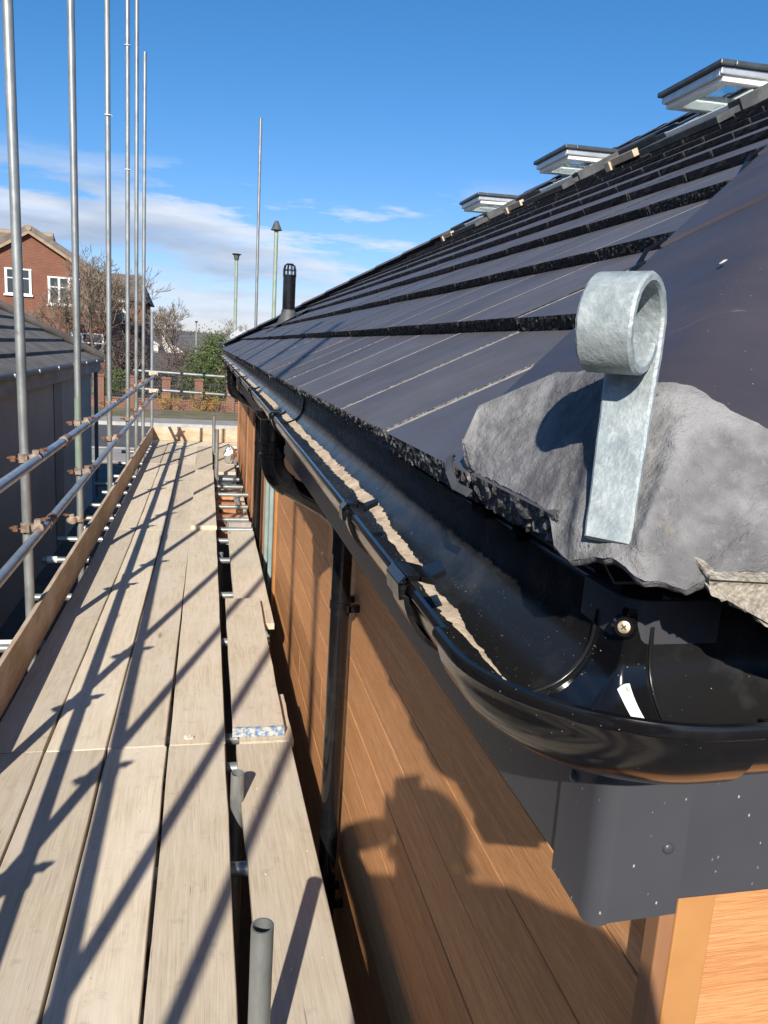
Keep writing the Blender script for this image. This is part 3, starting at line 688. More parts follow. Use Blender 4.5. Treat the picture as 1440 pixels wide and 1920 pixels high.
def mbot(a):
    for (a0, p0), (a1, p1) in zip(LB[:-1], LB[1:]):
        if a <= a1: s = (a - a0) / (a1 - a0); return Vector(p0).lerp(Vector(p1), s)
    return Vector(LB[-1][1])
u_out = Vector((-0.7071, -0.7071, 0))
def mface(u, v):
    tp, bt = mtop(u), mbot(u); p = tp.lerp(bt, v)
    p += Vector((-0.45, -0.45, 0.55)) * (0.0025 * math.exp(-((v - 0.10) / 0.10) ** 2))     # rounded shoulder under the tile end
    side = math.exp(-((u - 0.362 - 0.045 * v) / 0.022) ** 2) + math.exp(-((u - 0.490 - 0.052 * v) / 0.026) ** 2)      # lips pressed up against the bar
    p += Vector((-0.6, -0.6, 0.1)) * (0.0125 * side * (1 + 0.35 * nz((0, v * 9, 3))) * min(1, v * 3) * min(1, (1 - v) * 6))
    bulge = 0.0025 * math.sin(PI * min(1, v * 1.02)) ** 0.7
    nrm = Vector((-0.55 - 0.25 * (0.5 - u), -0.55 + 0.25 * (0.5 - u), 0.42))
    edge = min(1, v * 9) * min(1, (1 - v) * 12 + 0.25)
    r = 0.0004 * fbm(p, 34, 4) + 0.0010 * fbm(p, 170, 3, 5) + 0.0009 * nz(p, 14, 2)
    q = p + nrm * (bulge + r * edge * 1.2)
    # sagging ragged lower rim
    if v > 0.85: q.z += (0.003 * nz((p.x * 70, p.y * 70, 7)) + 0.0008 * nz((p.x * 200, p.y * 200, 3))) * (v - 0.85) / 0.15
    return q
m = MB(); m.grid(mface, 200, 80, 0)
def munder(u, v): 
    q = Vector(mface(u, 1.0)); return q + Vector((0.002, 0.002, -0.006)) * math.sin(PI * min(1, v * 1.6)) + Vector((0.035, 0.035, 0.010)) * v * v + Vector((0.0012, 0.0012, 0.0012)) * fbm(q + Vector((v, 0, 0)), 90, 3)
m.grid(munder, 200, 8, 0)
def mtopb(u, v):
    q = Vector(mface(u, 0.0)); return q + Vector((0.004, 0.004, -0.008)) * (1 - v)
m.grid(mtopb, 200, 1, 0)
def mside(u, v):
    q = Vector(mface(0.0, u)); return q + Vector((0.01, 0.02, -0.02)) * (1 - v)
m.grid(mside, 80, 1, 0)
mo = m.build('mortar_bedding', 'mortar', roof, smooth=180); mo['label'] = 'rough grey mortar filling the foot of the hip'
# raw broken tile edge on the end slope
m = MB()
edge = [(0.262, -0.102), (0.266, -0.113), (0.278, -0.117), (0.290, -0.123), (0.304, -0.131), (0.320, -0.140), (0.34, -0.149), (0.37, -0.158), (0.46, -0.165), (0.46, -0.10)]
fine = []
for (a, c) in zip(edge[:-1], edge[1:]):
    for k in range(5):
        s = k / 5; fine.append((a[0] + (c[0] - a[0]) * s + random.uniform(-.001, .001), 0.3715 - 0.006 * random.random(), a[1] + (c[1] - a[1]) * s + random.uniform(-.0012, .0012)))
fine.append((0.46, 0.3715, -0.10))
fine = [(x + 0.008, y - 0.0015, z - 0.008) for x, y, z in fine]; m.prism(fine, (0.0, 0.055, 0.022))
m.build('broken_tile', 'broken concrete', roof)['label'] = 'raw broken tile edge showing pale aggregate'
# eaves tray
m = MB(); m.prism([(0.2655, 0.457, -0.1415), (1.2, 0.457, -0.1415), (1.2, 0.60, -0.132), (0.312, 0.60, -0.132)], (0, 0, 0.002)); m.build('eaves_tray', 'fascia plastic', roof)
m = MB(); m.prism([(0.2745, 0.50, -0.146), (0.33, 0.56, -0.135), (0.33, 13.0, -0.135), (0.2745, 13.0, -0.146)], (0, 0, 0.002)); m.build('eaves_tray', 'fascia plastic', roof)
m = MB(); m.box(0.262, 0.285, 0.62, 0.63, -0.152, -0.14); m.box(0.262, 0.285, 0.70, 0.74, -0.150, -0.142); m.build('tray_clip', 'black plastic', roof)
# small metal tile clip at the left of the mortar
m = MB(); cp = [(0.228, 0.71, -0.094), (0.222, 0.700, -0.092), (0.2165, 0.680, -0.102), (0.2155, 0.655, -0.112), (0.219, 0.63, -0.113)]
for a, c in zip(cp[:-1], cp[1:]):
    a, c = Vector(a), Vector(c); d = (c - a) / 2; wv = Vector((0.0025, 0.0, 0.0028)); m.obox((a + c) / 2, d * 1.08, wv, d.cross(wv).normalized() * 0.0012)
m.build('tile_clip', 'lead flashing', roof)
# hip iron: a flat bar that rises out of the mortar and rolls forward
m = MB(); iw = 0.0172; ith = 0.0031; axis = Vector((0.629, -0.777, 0.0)); up = Vector((0, 0, 1)); uo = Vector((-0.777, -0.629, 0))
base = Vector((0.2315, 0.4115, -0.1010)); topp = Vector((0.2515, 0.4395, 0.0235))
path = []
midp = Vector((0.2565, 0.4520, -0.018)); topp = Vector((0.2575, 0.4525, 0.0235))
for k in range(14):
    q = k / 14; path.append(base * (1 - q) ** 2 + Vector((0.2535, 0.4475, -0.035)) * 2 * q * (1 - q) + topp * q * q)
cr = 0.0248; cc = topp + uo * cr
for k in range(1, 44):
    a = math.radians(330) * k / 43; r = cr * (1 - 0.30 * max(0, (a - 4.0)) / 1.76)
    path.append(cc + (-uo) * (r * math.cos(a)) + up * (r * math.sin(a) * 1.12))
ring = []
for i, p in enumerate(path):
    tt = (path[min(i + 1, len(path) - 1)] - path[max(i - 1, 0)]).normalized(); nn = axis.cross(tt).normalized()
    wv = iw * (0.82 + 0.16 * min(1, i / 12)) + 0.0006 * nz((i * 0.6, 0, 0))
    th2 = ith * (1 + 0.15 * nz((i * 0.9, 3, 0)))
    c4 = []
    for (a, b2) in ((-1, -0.55), (-0.9, -1), (-0.45, -1), (0, -1), (0.45, -1), (0.9, -1), (1, -0.55), (1, 0.55), (0.9, 1), (0.45, 1), (0, 1), (-0.45, 1), (-0.9, 1), (-1, 0.55)):
        c4.append(p + axis * (a * wv) + nn * (b2 * th2))
    ring.append(c4)
M4 = 14; vs = [q for r in ring for q in r]
fs = [(i * M4 + k, i * M4 + (k + 1) % M4, (i + 1) * M4 + (k + 1) % M4, (i + 1) * M4 + k) for i in range(len(ring) - 1) for k in range(M4)] + [tuple(range(M4 - 1, -1, -1)), tuple((len(ring) - 1) * M4 + k for k in range(M4))]
m.add(vs, fs); hi_o = m.build('hip_iron', 'hip iron zinc', bld, smooth=38); hi_o['label'] = 'galvanised scroll hip iron curling up out of the mortar'
# vent pipe on the roof
vp = empty('vent_pipe', (0.93, 9.6, 0.28)); vp.parent = bld; vp.location = Vector((0.93, 9.6, 0.28)) - off(bld); vp['label'] = 'black plastic vent pipe with caged top on the roof'
m = MB(); m.sweep([(0.93, 9.6, 0.20), (0.93, 9.6, 0.80)], 0.074, 24); m.sweep([(0.93, 9.6, 0.795), (0.93, 9.6, 0.815)], 0.079, 24); m.build('pipe', 'black plastic', vp, smooth=40)
m = MB()
for k in range(10):
    a = 2 * PI * k / 10; pts = [(0.93 + math.cos(a) * r, 9.6 + math.sin(a) * r, z) for r, z in ((0.072, 0.81), (0.072, 0.87), (0.06, 0.92), (0.03, 0.935))]
    m.sweep(pts, 0.006, 5)
m.sweep([(0.93, 9.6, 0.925), (0.93, 9.6, 0.942)], 0.04, 16); m.sweep([(0.93 + 0.072 * math.cos(2 * PI * k / 20), 9.6 + 0.072 * math.sin(2 * PI * k / 20), 0.868) for k in range(21)], 0.005, 5)
m.build('cage', 'black plastic', vp, smooth=50)
m = MB(); m.sweep([(0.93, 9.6, 0.24), (0.93, 9.6, 0.36), (0.93, 9.6, 0.42)], [0.14, 0.09, 0.08], 20)
m.add([(0.93 + a * 0.26, 9.6 + c * 0.26, NZ + (0.93 + a * 0.26 - NX) * T30 + 0.006) for a, c in ((-1, -1), (1, -1), (1, 1), (-1, 1))], [(0, 1, 2, 3)])
m.build('flashing', 'lead flashing', vp, smooth=40)
# three centre-pivot roof windows standing open
su = Vector((CP, 0, SP)); sn = Vector((-SP, 0, CP)); sy = Vector((0, 1, 0))
def roof_window(wy, lab):
    wx = 2.98; b0 = Vector((wx, wy, NZ + (wx - NX) * T30)); ww, wl = 0.66, 0.72
    e = empty('roof_window', b0); e.parent = bld; e.location = b0 - off(bld); e['label'] = lab
    def fr(c0, l, w, lo, hi, name, mat):       # box in roof coordinates
        m = MB(); m.obox(b0 + su * (c0[0] + l / 2) + sy * (c0[1] + w / 2) + sn * ((lo + hi) / 2), su * (l / 2), sy * (w / 2), sn * ((hi - lo) / 2)); return m.build(name, mat, e, bevel=0.003)
    for c0, l, w in (((0, 0), 0.05, ww), ((wl - 0.05, 0), 0.05, ww), ((0.05, 0), wl - 0.1, 0.05), ((0.05, ww - 0.05), wl - 0.1, 0.05)):
        fr(c0, l, w, -0.10, 0.055, 'frame', 'white painted wood')
    for c0, l, w in (((-0.16, -0.10), 0.16, ww + 0.2), ((0.0, -0.12), wl, 0.115), ((0.0, ww + 0.005), wl, 0.115), ((wl, -0.12), 0.16, ww + 0.24)):
        fr(c0, l, w, -0.012, 0.03 if c0[0] < 0 else 0.062, 'flashing', 'lead flashing')
    # sash, swung level about its middle
    pc = b0 + su * (wl / 2) + sy * (ww / 2) + sn * 0.062; dx, dz = Vector((1, 0, 0.02)).normalized(), Vector((-0.02, 0, 1)).normalized()
    def sb(x0, x1, y0, y1, z0, z1, name, mat, bev=0.004):
        m = MB(); m.obox(pc + dx * ((x0 + x1) / 2) + sy * ((y0 + y1) / 2 - ww / 2) + dz * ((z0 + z1) / 2), dx * ((x1 - x0) / 2), sy * ((y1 - y0) / 2), dz * ((z1 - z0) / 2)); return m.build(name, mat, e, bevel=bev)
    h = wl / 2
    for a in ((-h + 0.02, -h + 0.09, 0.03, ww - 0.03), (h - 0.09, h - 0.02, 0.03, ww - 0.03), (-h + 0.09, h - 0.09, 0.03, 0.10), (-h + 0.09, h - 0.09, ww - 0.10, ww - 0.03)):
        sb(*a, -0.045, 0.02, 'sash', 'white painted wood')
    sb(-h - 0.005, h, 0.012, 0.028, -0.01, 0.028, 'sash_rail', 'aluminium bright'); sb(-h - 0.005, -h + 0.018, 0.03, ww - 0.03, -0.018, 0.028, 'sash_rail', 'aluminium bright')
    sb(-h - 0.005, h, ww - 0.028, ww - 0.012, -0.01, 0.028, 'sash_rail', 'aluminium bright')
    sb(-h + 0.08, h - 0.08, 0.09, ww - 0.09, 0.0, 0.008, 'pane', 'clear glass', 0)
    sb(-h - 0.03, -h + 0.07, -0.012, ww + 0.012, 0.03, 0.062, 'sash_cover', 'window cladding metal', 0.008)
    sb(h - 0.07, h + 0.03, -0.012, ww + 0.012, 0.03, 0.075, 'sash_cover', 'window cladding metal', 0.008)
    sb(-h + 0.07, h - 0.07, -0.012, 0.07, 0.03, 0.062, 'sash_cover', 'window cladding metal', 0.008); sb(-h + 0.07, h - 0.07, ww - 0.07, ww + 0.012, 0.03, 0.062, 'sash_cover', 'window cladding metal', 0.008)
    # exposed batten beside the frame
    m = MB(); m.obox(b0 + su * (-0.10) + sy * (ww + 0.42) + sn * 0.025, su * 0.022, sy * 0.19, sn * 0.024); m.obox(b0 + su * (-0.12) + sy * (ww + 0.58) + sn * 0.01, su * 0.02, sy * 0.035, sn * 0.03); m.build('batten', 'batten wood', e)
    m = MB(); m.obox(b0 + su * 0.45 + sy * (ww + 0.5) + sn * 0.035, su * 0.35, sy * 0.30, sn * 0.02); m.obox(b0 + su * 0.15 + sy * (ww + 0.45) + sn * 0.05, su * 0.10, sy * 0.26, sn * 0.03); m.build('flashing', 'window cladding metal', e, bevel=0.01)
roof_window(ROOF_WIN_Y[0], 'nearest open roof window'); roof_window(ROOF_WIN_Y[1], 'middle open roof window'); roof_window(ROOF_WIN_Y[2], 'farthest open roof window')
# ------------------------------------------------------------------ gutter
GB = 0.002; GW = 0.114
def zl(y): return -0.180 + 0.021 * (1 - math.exp(-max(0, y - 0.45) / 1.2))
INN = [(0.0, 0.024), (0.0008, 0.012)]
for k in range(0, 25):
    a = PI * k / 24; INN.append((0.0575 - 0.0555 * math.cos(a), -0.052 * math.sin(a)))
OUT = [(GW + 0.0005, 0.0022), (GW + 0.0035, 0.0018), (GW + 0.0048, -0.0012), (GW + 0.0042, -0.005), (GW + 0.0018, -0.0065)]
for k in range(23, 0, -1):
    a = PI * k / 24; OUT.append((0.0575 - 0.0582 * math.cos(a), -0.0552 * math.sin(a)))
OUT += [(-0.0012, 0.0), (-0.0012, 0.024)]
PROF = INN + OUT; NI = len(INN)
def prof_z(d):
    c = max(-1, min(1, (0.0575 - d) / 0.0555)); return -0.052 * math.sqrt(max(0, 1 - c * c))
def gpt(y, d, z): return Vector((FX - GB - d, y, zl(y) + z))
def gsweep(frames):             # frames: functions d,z -> point ; closed profile swept through them
    m = MB(); n = len(PROF)
    vs = [fr(d, z) for fr in frames for (d, z) in PROF]
    for i in range(len(frames) - 1):
        for k in range(n):
            m.f.append((i * n + k, i * n + (k + 1) % n, (i + 1) * n + (k + 1) % n, (i + 1) * n + k)); m.m.append(1 if k < NI - 1 else 0)
    m.v = [tuple(v) for v in vs]
    m.f.append(tuple(range(n - 1, -1, -1))); m.m.append(0); L = len(frames) - 1; m.f.append(tuple(L * n + k for k in range(n))); m.m.append(0)
    return m
gut = tag(empty('gutter', (FX - 0.06, FY, -0.2)), 'glossy black half-round gutter turning the roof corner, silt and grit inside', 'gutter')
GM = ['black plastic', 'gutter inside']
ys = [0.478 + (2.25 - 0.478) * k / 30 for k in range(31)]
fr = lambda y: (lambda d, z: gpt(y + 0.0, d, z + 0.0012 * nz((0, y * 3, d))))
gsweep([fr(y) for y in ys]).build('channel', GM, gut, smooth=40)
gsweep([fr(2.255 + (YF - 2.255) * k / 60) for k in range(61)]).build('channel', GM, gut, smooth=40)
gsweep([(lambda x: (lambda d, z: Vector((x, FY - GB - d, zl(0.45) + z))))(FX + 0.014 + (XE - FX) * k / 6) for k in range(7)]).build('channel', GM, gut, smooth=40)
# moulded corner: the profile turned about the fascia corner
def corner_frames(scale=1.0, drop=0.0):
    fr = [(lambda y: (lambda d, z: Vector((FX - GB - d * scale, y, zl(0.45) + z * (1 if z > 0 else scale) - drop))))(FY - GB + t) for t in (0.034, 0.017, 0.006)]
    for k in range(25):
        a = PI + PI / 2 * k / 24
        fr.append((lambda a: (lambda d, z: Vector((FX - GB + d * scale * math.cos(a), FY - GB + d * scale * math.sin(a), zl(0.45) + z * (1 if z > 0 else scale) - drop))))(a))
    fr += [(lambda x: (lambda d, z: Vector((x, FY - GB - d * scale, zl(0.45) + z * (1 if z > 0 else scale) - drop))))(FX - GB + t) for t in (0.008, 0.016)]
    return fr
ang = gsweep(corner_frames(1.035)).build('corner_angle', ['black plastic clean', 'black plastic clean'], gut, smooth=40); ang['label'] = 'moulded glossy corner piece with a screw and a white sticker'
# socket rims inside
for which in (0, 1):
    m = MB(); pts = []
    for (d, z) in INN[1:]:
        dd = 0.0575 + (d - 0.0575) * 0.985; zz = z * 0.97 + 0.0006
        pts.append(Vector((FX - GB - dd, FY + 0.034, zl(0.45) + zz)) if which == 0 else Vector((FX + 0.016, FY - GB - dd, zl(0.45) + zz)))
    m.sweep(pts, [0.0016 + 0.0004 * nz((k, which, 0)) for k in range(len(pts))], 6); m.build('socket_rim', 'gutter inside', ang, smooth=60)
# screw in the back of the corner
sc = Vector((FX - 0.0065, FY - 0.0065, -0.1665)); nrm = Vector((-0.55, -0.8, 0.25)).normalized(); a1 = nrm.cross(Vector((0, 0, 1))).normalized(); b1 = nrm.cross(a1)
m = MB(); N = 20; rings = [(0.0044, -0.003), (0.0044, 0.0), (0.0040, 0.0009), (0.0022, 0.0012)]
vs = []
for r, h in rings: vs += [sc + nrm * h + (a1 * math.cos(2 * PI * k / N) + b1 * math.sin(2 * PI * k / N)) * r for k in range(N)]
m.add(vs, [(j * N + k, j * N + (k + 1) % N, (j + 1) * N + (k + 1) % N, (j + 1) * N + k) for j in range(3) for k in range(N)] + [tuple(3 * N + k for k in range(N))], 0)
for q in (a1 * 0.7 + b1 * 0.7, a1 * 0.7 - b1 * 0.7):
    m.obox(sc + nrm * 0.00125, q * 0.0022, nrm.cross(q) * 0.0005, nrm * 0.0002, 1)
m.build('screw', ['screw zinc', 'screw recess'], ang, smooth=40)
# boss the screw goes through
m = MB(); m.sweep([sc - nrm * 0.006, sc - nrm * 0.0008], [0.0085, 0.0062], 16); m.build('screw_boss', 'black plastic clean', ang, smooth=40)
# sticker low on the back of the turned surface, beside the second socket
def angsurf(x, dy, lift):
    r = math.hypot(min(0, x - (FX - GB)), dy); d = r / 1.035
    return Vector((x, FY - GB - dy, zl(0.45) + prof_z(d) * 1.035 + lift))
m = MB()
def stk(u, v, l=0.0007):
    return angsurf(FX - 0.0085 + 0.0085 * u + 0.0055 * v, 0.0085 + 0.0195 * v, l) + Vector((0, -l, 0))
m.grid(lambda u, v: stk(u, v), 6, 12); so = m.build('sticker', 'white sticker', ang, smooth=180)
m = MB()
def seg(u0, u1, v0, v1): m.grid(lambda u, v: stk(u0 + (u1 - u0) * u, v0 + (v1 - v0) * v, 0.0008), 1, 2)
# small print: 91 and rules
seg(0.55, 0.72, 0.06, 0.075); seg(0.55, 0.60, 0.06, 0.12); seg(0.67, 0.72, 0.06, 0.16); seg(0.55, 0.72, 0.105, 0.12); seg(0.80, 0.85, 0.06, 0.16)
for uu in (0.32, 0.5, 0.68): seg(uu, uu + 0.025, 0.24, 0.86)
m.build('print', 'dark ink', ang)
# brackets that clip over the lip
def bracket(y, w, big):
    m = MB(); band = []
    prof = [(d if True else d, z) for d, z in OUT]
    def bp(d, z, yy, o):
        c = Vector((0.0575, 0.0)); v = Vector((d - 0.0575, z)); L = v.length; v = v / L * (L + o); return gpt(yy, 0.0575 + v.x, v.y)
    n = len(prof)
    for (o0, yy) in ((0.0, y - w / 2), (0.004, y - w / 2 + 0.002), (0.004, y + w / 2 - 0.002), (0.0, y + w / 2)):
        band.append([bp(d, z, yy, o0 + (0.002 if big else 0)) for d, z in prof])
    for r0, r1 in zip(band[:-1], band[1:]):
        for k in range(n - 1): m.add([r0[k], r0[k + 1], r1[k + 1], r1[k]], [(0, 1, 2, 3)])
    # strap over the lip and the tab that points into the gutter
    def P(d, z, yy): return gpt(yy, d, z)
    pts = [(GW + 0.008, -0.010), (GW + 0.0095, 0.0015), (GW + 0.005, 0.0068), (GW - 0.006, 0.0062), (GW - 0.017, 0.0035)]
    for (d0, z0), (d1, z1) in zip(pts[:-1], pts[1:]):
        c = (P(d0, z0, y) + P(d1, z1, y)) / 2; a = (P(d1, z1, y) - P(d0, z0, y)) / 2; m.obox(c, a * 1.12, Vector((0, w * 0.42, 0)), a.cross(Vector((0, 1, 0))).normalized() * 0.0022)
    tb = [P(GW - 0.014, 0.003, y - w * 0.18), P(GW - 0.029, 0.011, y - w * 0.22), P(GW - 0.031, 0.013, y + w * 0.22), P(GW - 0.014, 0.005, y + w * 0.3), P(GW - 0.024, -0.002, y + w * 0.15)]
    m.prism([tb[0], tb[1], tb[2], tb[3]], (0.0012, 0, -0.0045))
    # fin under the strap down to the fascia
    pl = [gpt(y, -0.001, -0.01), gpt(y, -0.001, -0.085 if not big else -0.095), gpt(y, 0.03, -0.075), gpt(y, 0.075, -0.063), gpt(y, 0.108, -0.03), gpt(y, 0.117, -0.012), gpt(y, 0.09, -0.045), gpt(y, 0.0575, -0.057), gpt(y, 0.02, -0.045)]
    m.prism([p - Vector((0, w * 0.3, 0)) for p in pl], (0, w * 0.6, 0))
    return m.build('bracket', 'black plastic clean', gut, smooth=40)
bracket(0.592, 0.050, True); bracket(0.85, 0.024, False); bracket(1.93, 0.03, False)
y = 2.95
while y < YF - 0.3: bracket(y, 0.024, False); y += 0.95
# bracket on the end run, its foot showing under the gutter
for bx in (0.352, 1.15, 1.95):
    m = MB(); N = 16; pl = [(bx + 0.024 * math.cos(PI + PI * k / N), FY - 0.013, -0.252 + 0.024 * math.sin(PI + PI * k / N)) for k in range(N + 1)] + [(bx + 0.024, FY - 0.013, -0.240), (bx - 0.024, FY - 0.013, -0.240)]
    m.prism(pl, (0, 0.0125, 0)); m.build('bracket', 'black plastic clean', gut)
# union ring where two lengths meet
m = MB(); pts = [gpt(2.253, 0.0575 + (d - 0.0575) * 0.975, z * 0.96 + 0.001) for d, z in INN]; m.sweep(pts, 0.0032, 6); m.build('union_ring', 'black plastic', gut, smooth=60)
# outlets
for yo in (2.6, 7.1):
    m = MB(); c = FX - GB - 0.0575
    m.sweep([(c, yo, zl(yo) - 0.045), (c, yo, zl(yo) - 0.062), (c, yo, zl(yo) - 0.075), (c, yo, zl(yo) - 0.15), (c, yo, zl(yo) - 0.155)], [0.058, 0.056, 0.043, 0.0405, 0.038], 24); m.build('outlet', 'black plastic clean', gut, smooth=40)
# silt line along the bottom
def silt_c(y): return 0.056 - 0.021 * max(0, min(1, (y - 0.62) / 0.5)) + 0.0025 * nz((0, y * 9, 1)) + 0.0018 * nz((2, y * 40, 1))
def silt_w(y): return (0.0072 + 0.0040 * nz((5, y * 16, 2)) + 0.0015 * nz((5, y * 70, 2))) * (1 if y > 0.64 else max(0.12, (y - 0.50) / 0.14)) + 0.002 * min(1, max(0, y - 0.8))
m = MB()
ylist = [0.50 + 0.004 * k for k in range(0, 260)] + [1.54 + 0.03 * k for k in range(0, 390)]
ylist = [y for y in ylist if y < YF - 0.05]
rows = []
for y in ylist:
    c, wd = silt_c(y), max(0.0012, silt_w(y)); r = []
    for k in range(9):
        s = k / 4 - 1; e = wd * (1 + 0.35 * nz((s * 3, y * 90, 9)) + 0.3 * nz((s * 3, y * 260, 4))); d = c + s * e
        hgt = 0.0012 * (1 - s * s) ** 0.5 * (1 + 0.6 * nz((d * 200, y * 150, 0))) * (1 if y < 1.0 else 1 + 0.6 * max(0, math.sin(y * 95 + 4 * nz((1, y * 6, 1))))) - 0.0002
        r.append(gpt(y, d, prof_z(d) + hgt))
    rows.append(r)
vs = [p for r in rows for p in r]
m.add(vs, [(j * 9 + k, j * 9 + k + 1, (j + 1) * 9 + k + 1, (j + 1) * 9 + k) for j in range(len(rows) - 1) for k in range(8)])
so = m.build('silt', 'sediment', gut, smooth=60); so['kind'] = 'stuff'; so['label'] = 'pale cream line of dried silt along the gutter bottom'
# grit washed off the tiles
m = MB(); rnd = random.Random(4)
for k in range(6000):
    y = 0.47 + 1.9 * rnd.random() ** 1.5; d = min(0.105, max(0.004, rnd.gauss(0.045, 0.026))); r = rnd.choice((0.0003, 0.0004, 0.0005, 0.0007)) * (1 if rnd.random() < 0.97 else 1.8)
    if nz((d * 60, y * 14, 2)) < -0.05 or nz((d * 200, y * 50, 5)) < -0.15: continue
    p = gpt(y, d, prof_z(d)); q = [p + Vector((rnd.uniform(-r, r) * 1.5, rnd.uniform(-r, r) * 1.5, rnd.uniform(-r * 0.2, r))) for _ in range(4)]
    m.add(q, [(0, 1, 2), (0, 2, 3), (0, 3, 1), (1, 3, 2)])
for k in range(60):
    x = FX + 0.02 + 0.3 * rnd.random(); d = 0.02 + 0.08 * rnd.random(); r = rnd.choice((0.0005, 0.0007, 0.001)); p = Vector((x, FY - GB - d, zl(0.45) + prof_z(d)))
    q = [p + Vector((rnd.uniform(-r, r) * 1.6, rnd.uniform(-r, r) * 1.6, rnd.uniform(-r * 0.2, r))) for _ in range(4)]; m.add(q, [(0, 1, 2), (0, 2, 3), (0, 3, 1), (1, 3, 2)])
go = m.build('grit', 'grit', gut); go['kind'] = 'stuff'
# ------------------------------------------------------------------ downpipes
def downpipe(yo, label):
    c = FX - GB - 0.0575; xw = WX - 0.058; d = tag(empty('downpipe', (xw, yo, GZ)), label, 'downpipe')
    zt = zl(yo) - 0.14
    def arc(p0, p1, p2, n=7, r=0.05):
        p0, p1, p2 = map(Vector, (p0, p1, p2)); a = p1 + (p0 - p1).normalized() * r; b2 = p1 + (p2 - p1).normalized() * r
        return [a * (1 - t) ** 2 + p1 * 2 * t * (1 - t) + b2 * t * t for t in [k / n for k in range(n + 1)]]
    A, B_, C_, D_ = (c, yo, zt), (c, yo, -0.425), (xw, yo - 0.03, -0.555), (xw, yo - 0.03, GZ + 0.05)
    p1 = arc(A, B_, C_, r=0.065); m = MB(); m.sweep([A] + p1, 0.0385, 24); m.build('bend', 'black plastic clean', d, smooth=40)
    p2 = arc(B_, C_, D_, r=0.065); m = MB(); m.sweep([p1[-1]] + p2[:1], 0.034, 24); m.build('offset_pipe', 'black plastic', d, smooth=40)
    m = MB(); m.sweep(p2 + [Vector((xw, yo - 0.03, -0.68))], 0.0385, 24); m.build('bend', 'black plastic clean', d, smooth=40)
    for q in ((c, yo, zt - 0.01), (c, yo, zt - 0.052)):
        m = MB(); m.sweep([(q[0], q[1], q[2] - 0.008), (q[0], q[1], q[2] - 0.006), (q[0], q[1], q[2] + 0.006), (q[0], q[1], q[2] + 0.008)], [0.0385, 0.0425, 0.0425, 0.0385], 24); m.build('collar', 'black plastic clean', d, smooth=40)
    m = MB(); m.sweep([(xw, yo - 0.03, -0.66), D_], 0.034, 24); m.build('pipe', 'black plastic', d, smooth=40)
    for zc in (-0.86, -2.0):
        m = MB(); m.sweep([(xw, yo - 0.03, zc - 0.014), (xw, yo - 0.03, zc - 0.012), (xw, yo - 0.03, zc + 0.012), (xw, yo - 0.03, zc + 0.014)], [0.034, 0.0375, 0.0375, 0.034], 24)
        m.box(xw + 0.02, WX - 0.001, yo - 0.03 - 0.062, yo - 0.03 - 0.040, zc - 0.012, zc + 0.012); m.box(xw + 0.02, WX - 0.001, yo - 0.03 + 0.040, yo - 0.03 + 0.062, zc - 0.012, zc + 0.012)
        m.box(xw + 0.012, xw + 0.028, yo - 0.03 - 0.062, yo - 0.03 + 0.062, zc - 0.0115, zc + 0.0115)
        m.build('pipe_clip', 'black plastic clean', d, smooth=40)
downpipe(2.6, 'near black downpipe with swan-neck offset under the soffit, clipped to the cladding')
downpipe(7.1, 'far black downpipe with swan-neck offset, standing before the tall window')
# ------------------------------------------------------------------ scaffold
sf = tag(empty('scaffold', (-0.4, 6.0, GZ)), 'galvanised tube scaffold with tall standards and two guard rails along the platform', 'scaffold')
PX = -0.89; RXX = -0.833; TR = 0.02415
def tube(name, p, q, mat='galvanised tube', hollow=0.86, n=16):
    m = MB(); m.sweep([p, q], TR, n, hollow=hollow); c = (Vector(p) + Vector(q)) / 2
    return m.build(name, mat, sf, smooth=40, loc=c)
poles = [(-2.6, 0.6, 0, 0), (-0.97, 3.2, 0.0, 0), (0.03, 3.4, 0.0, 0), (1.30, 3.2, 0, 0), (2.52, 3.4, 0, 0), (4.28, 3.3, -0.03, 0.0), (6.02, 3.4, -0.008, 0), (7.88, 3.6, 0.012, 0.01), (9.68, 4.4, 0.02, 0), (10.83, 4.12, 0.02, 0), (11.98, 3.72, 0.03, 0)]
for i, (y, zt, lx, ly) in enumerate(poles):
    tube('standard', (PX - lx * 0.3, y - ly, GZ), (PX + lx, y + ly, zt), 'galvanised tube')
# one standard carries a worn green paint mark
m = MB(); m.sweep([(PX - 0.004, 6.02, -0.95), (PX - 0.0035, 6.02, -0.45)], TR + 0.0006, 16, caps=False); m.build('paint_mark', 'green paint', sf, smooth=40)
tube('standard', (PX + 0.02, 13.62, GZ), (PX + 0.02, 13.62, 0.40), 'tube bright')
tube('standard', (0.82, 14.0, GZ), (0.80, 14.0, 3.60))
tube('standard', (0.55, 13.58, GZ), (0.55, 13.58, -0.72))
# cut-off inner standards
for (x, y, zt) in ((0.128, 1.46, -1.195), (0.128, 2.66, -1.53), (0.135, 9.9, -1.05), (0.12, 12.4, -1.12), (0.13, 6.4, -1.69)):
    tube('inner_standard', (x, y, GZ), (x + 0.004, y, zt), 'galvanised tube', 0.84, 24)
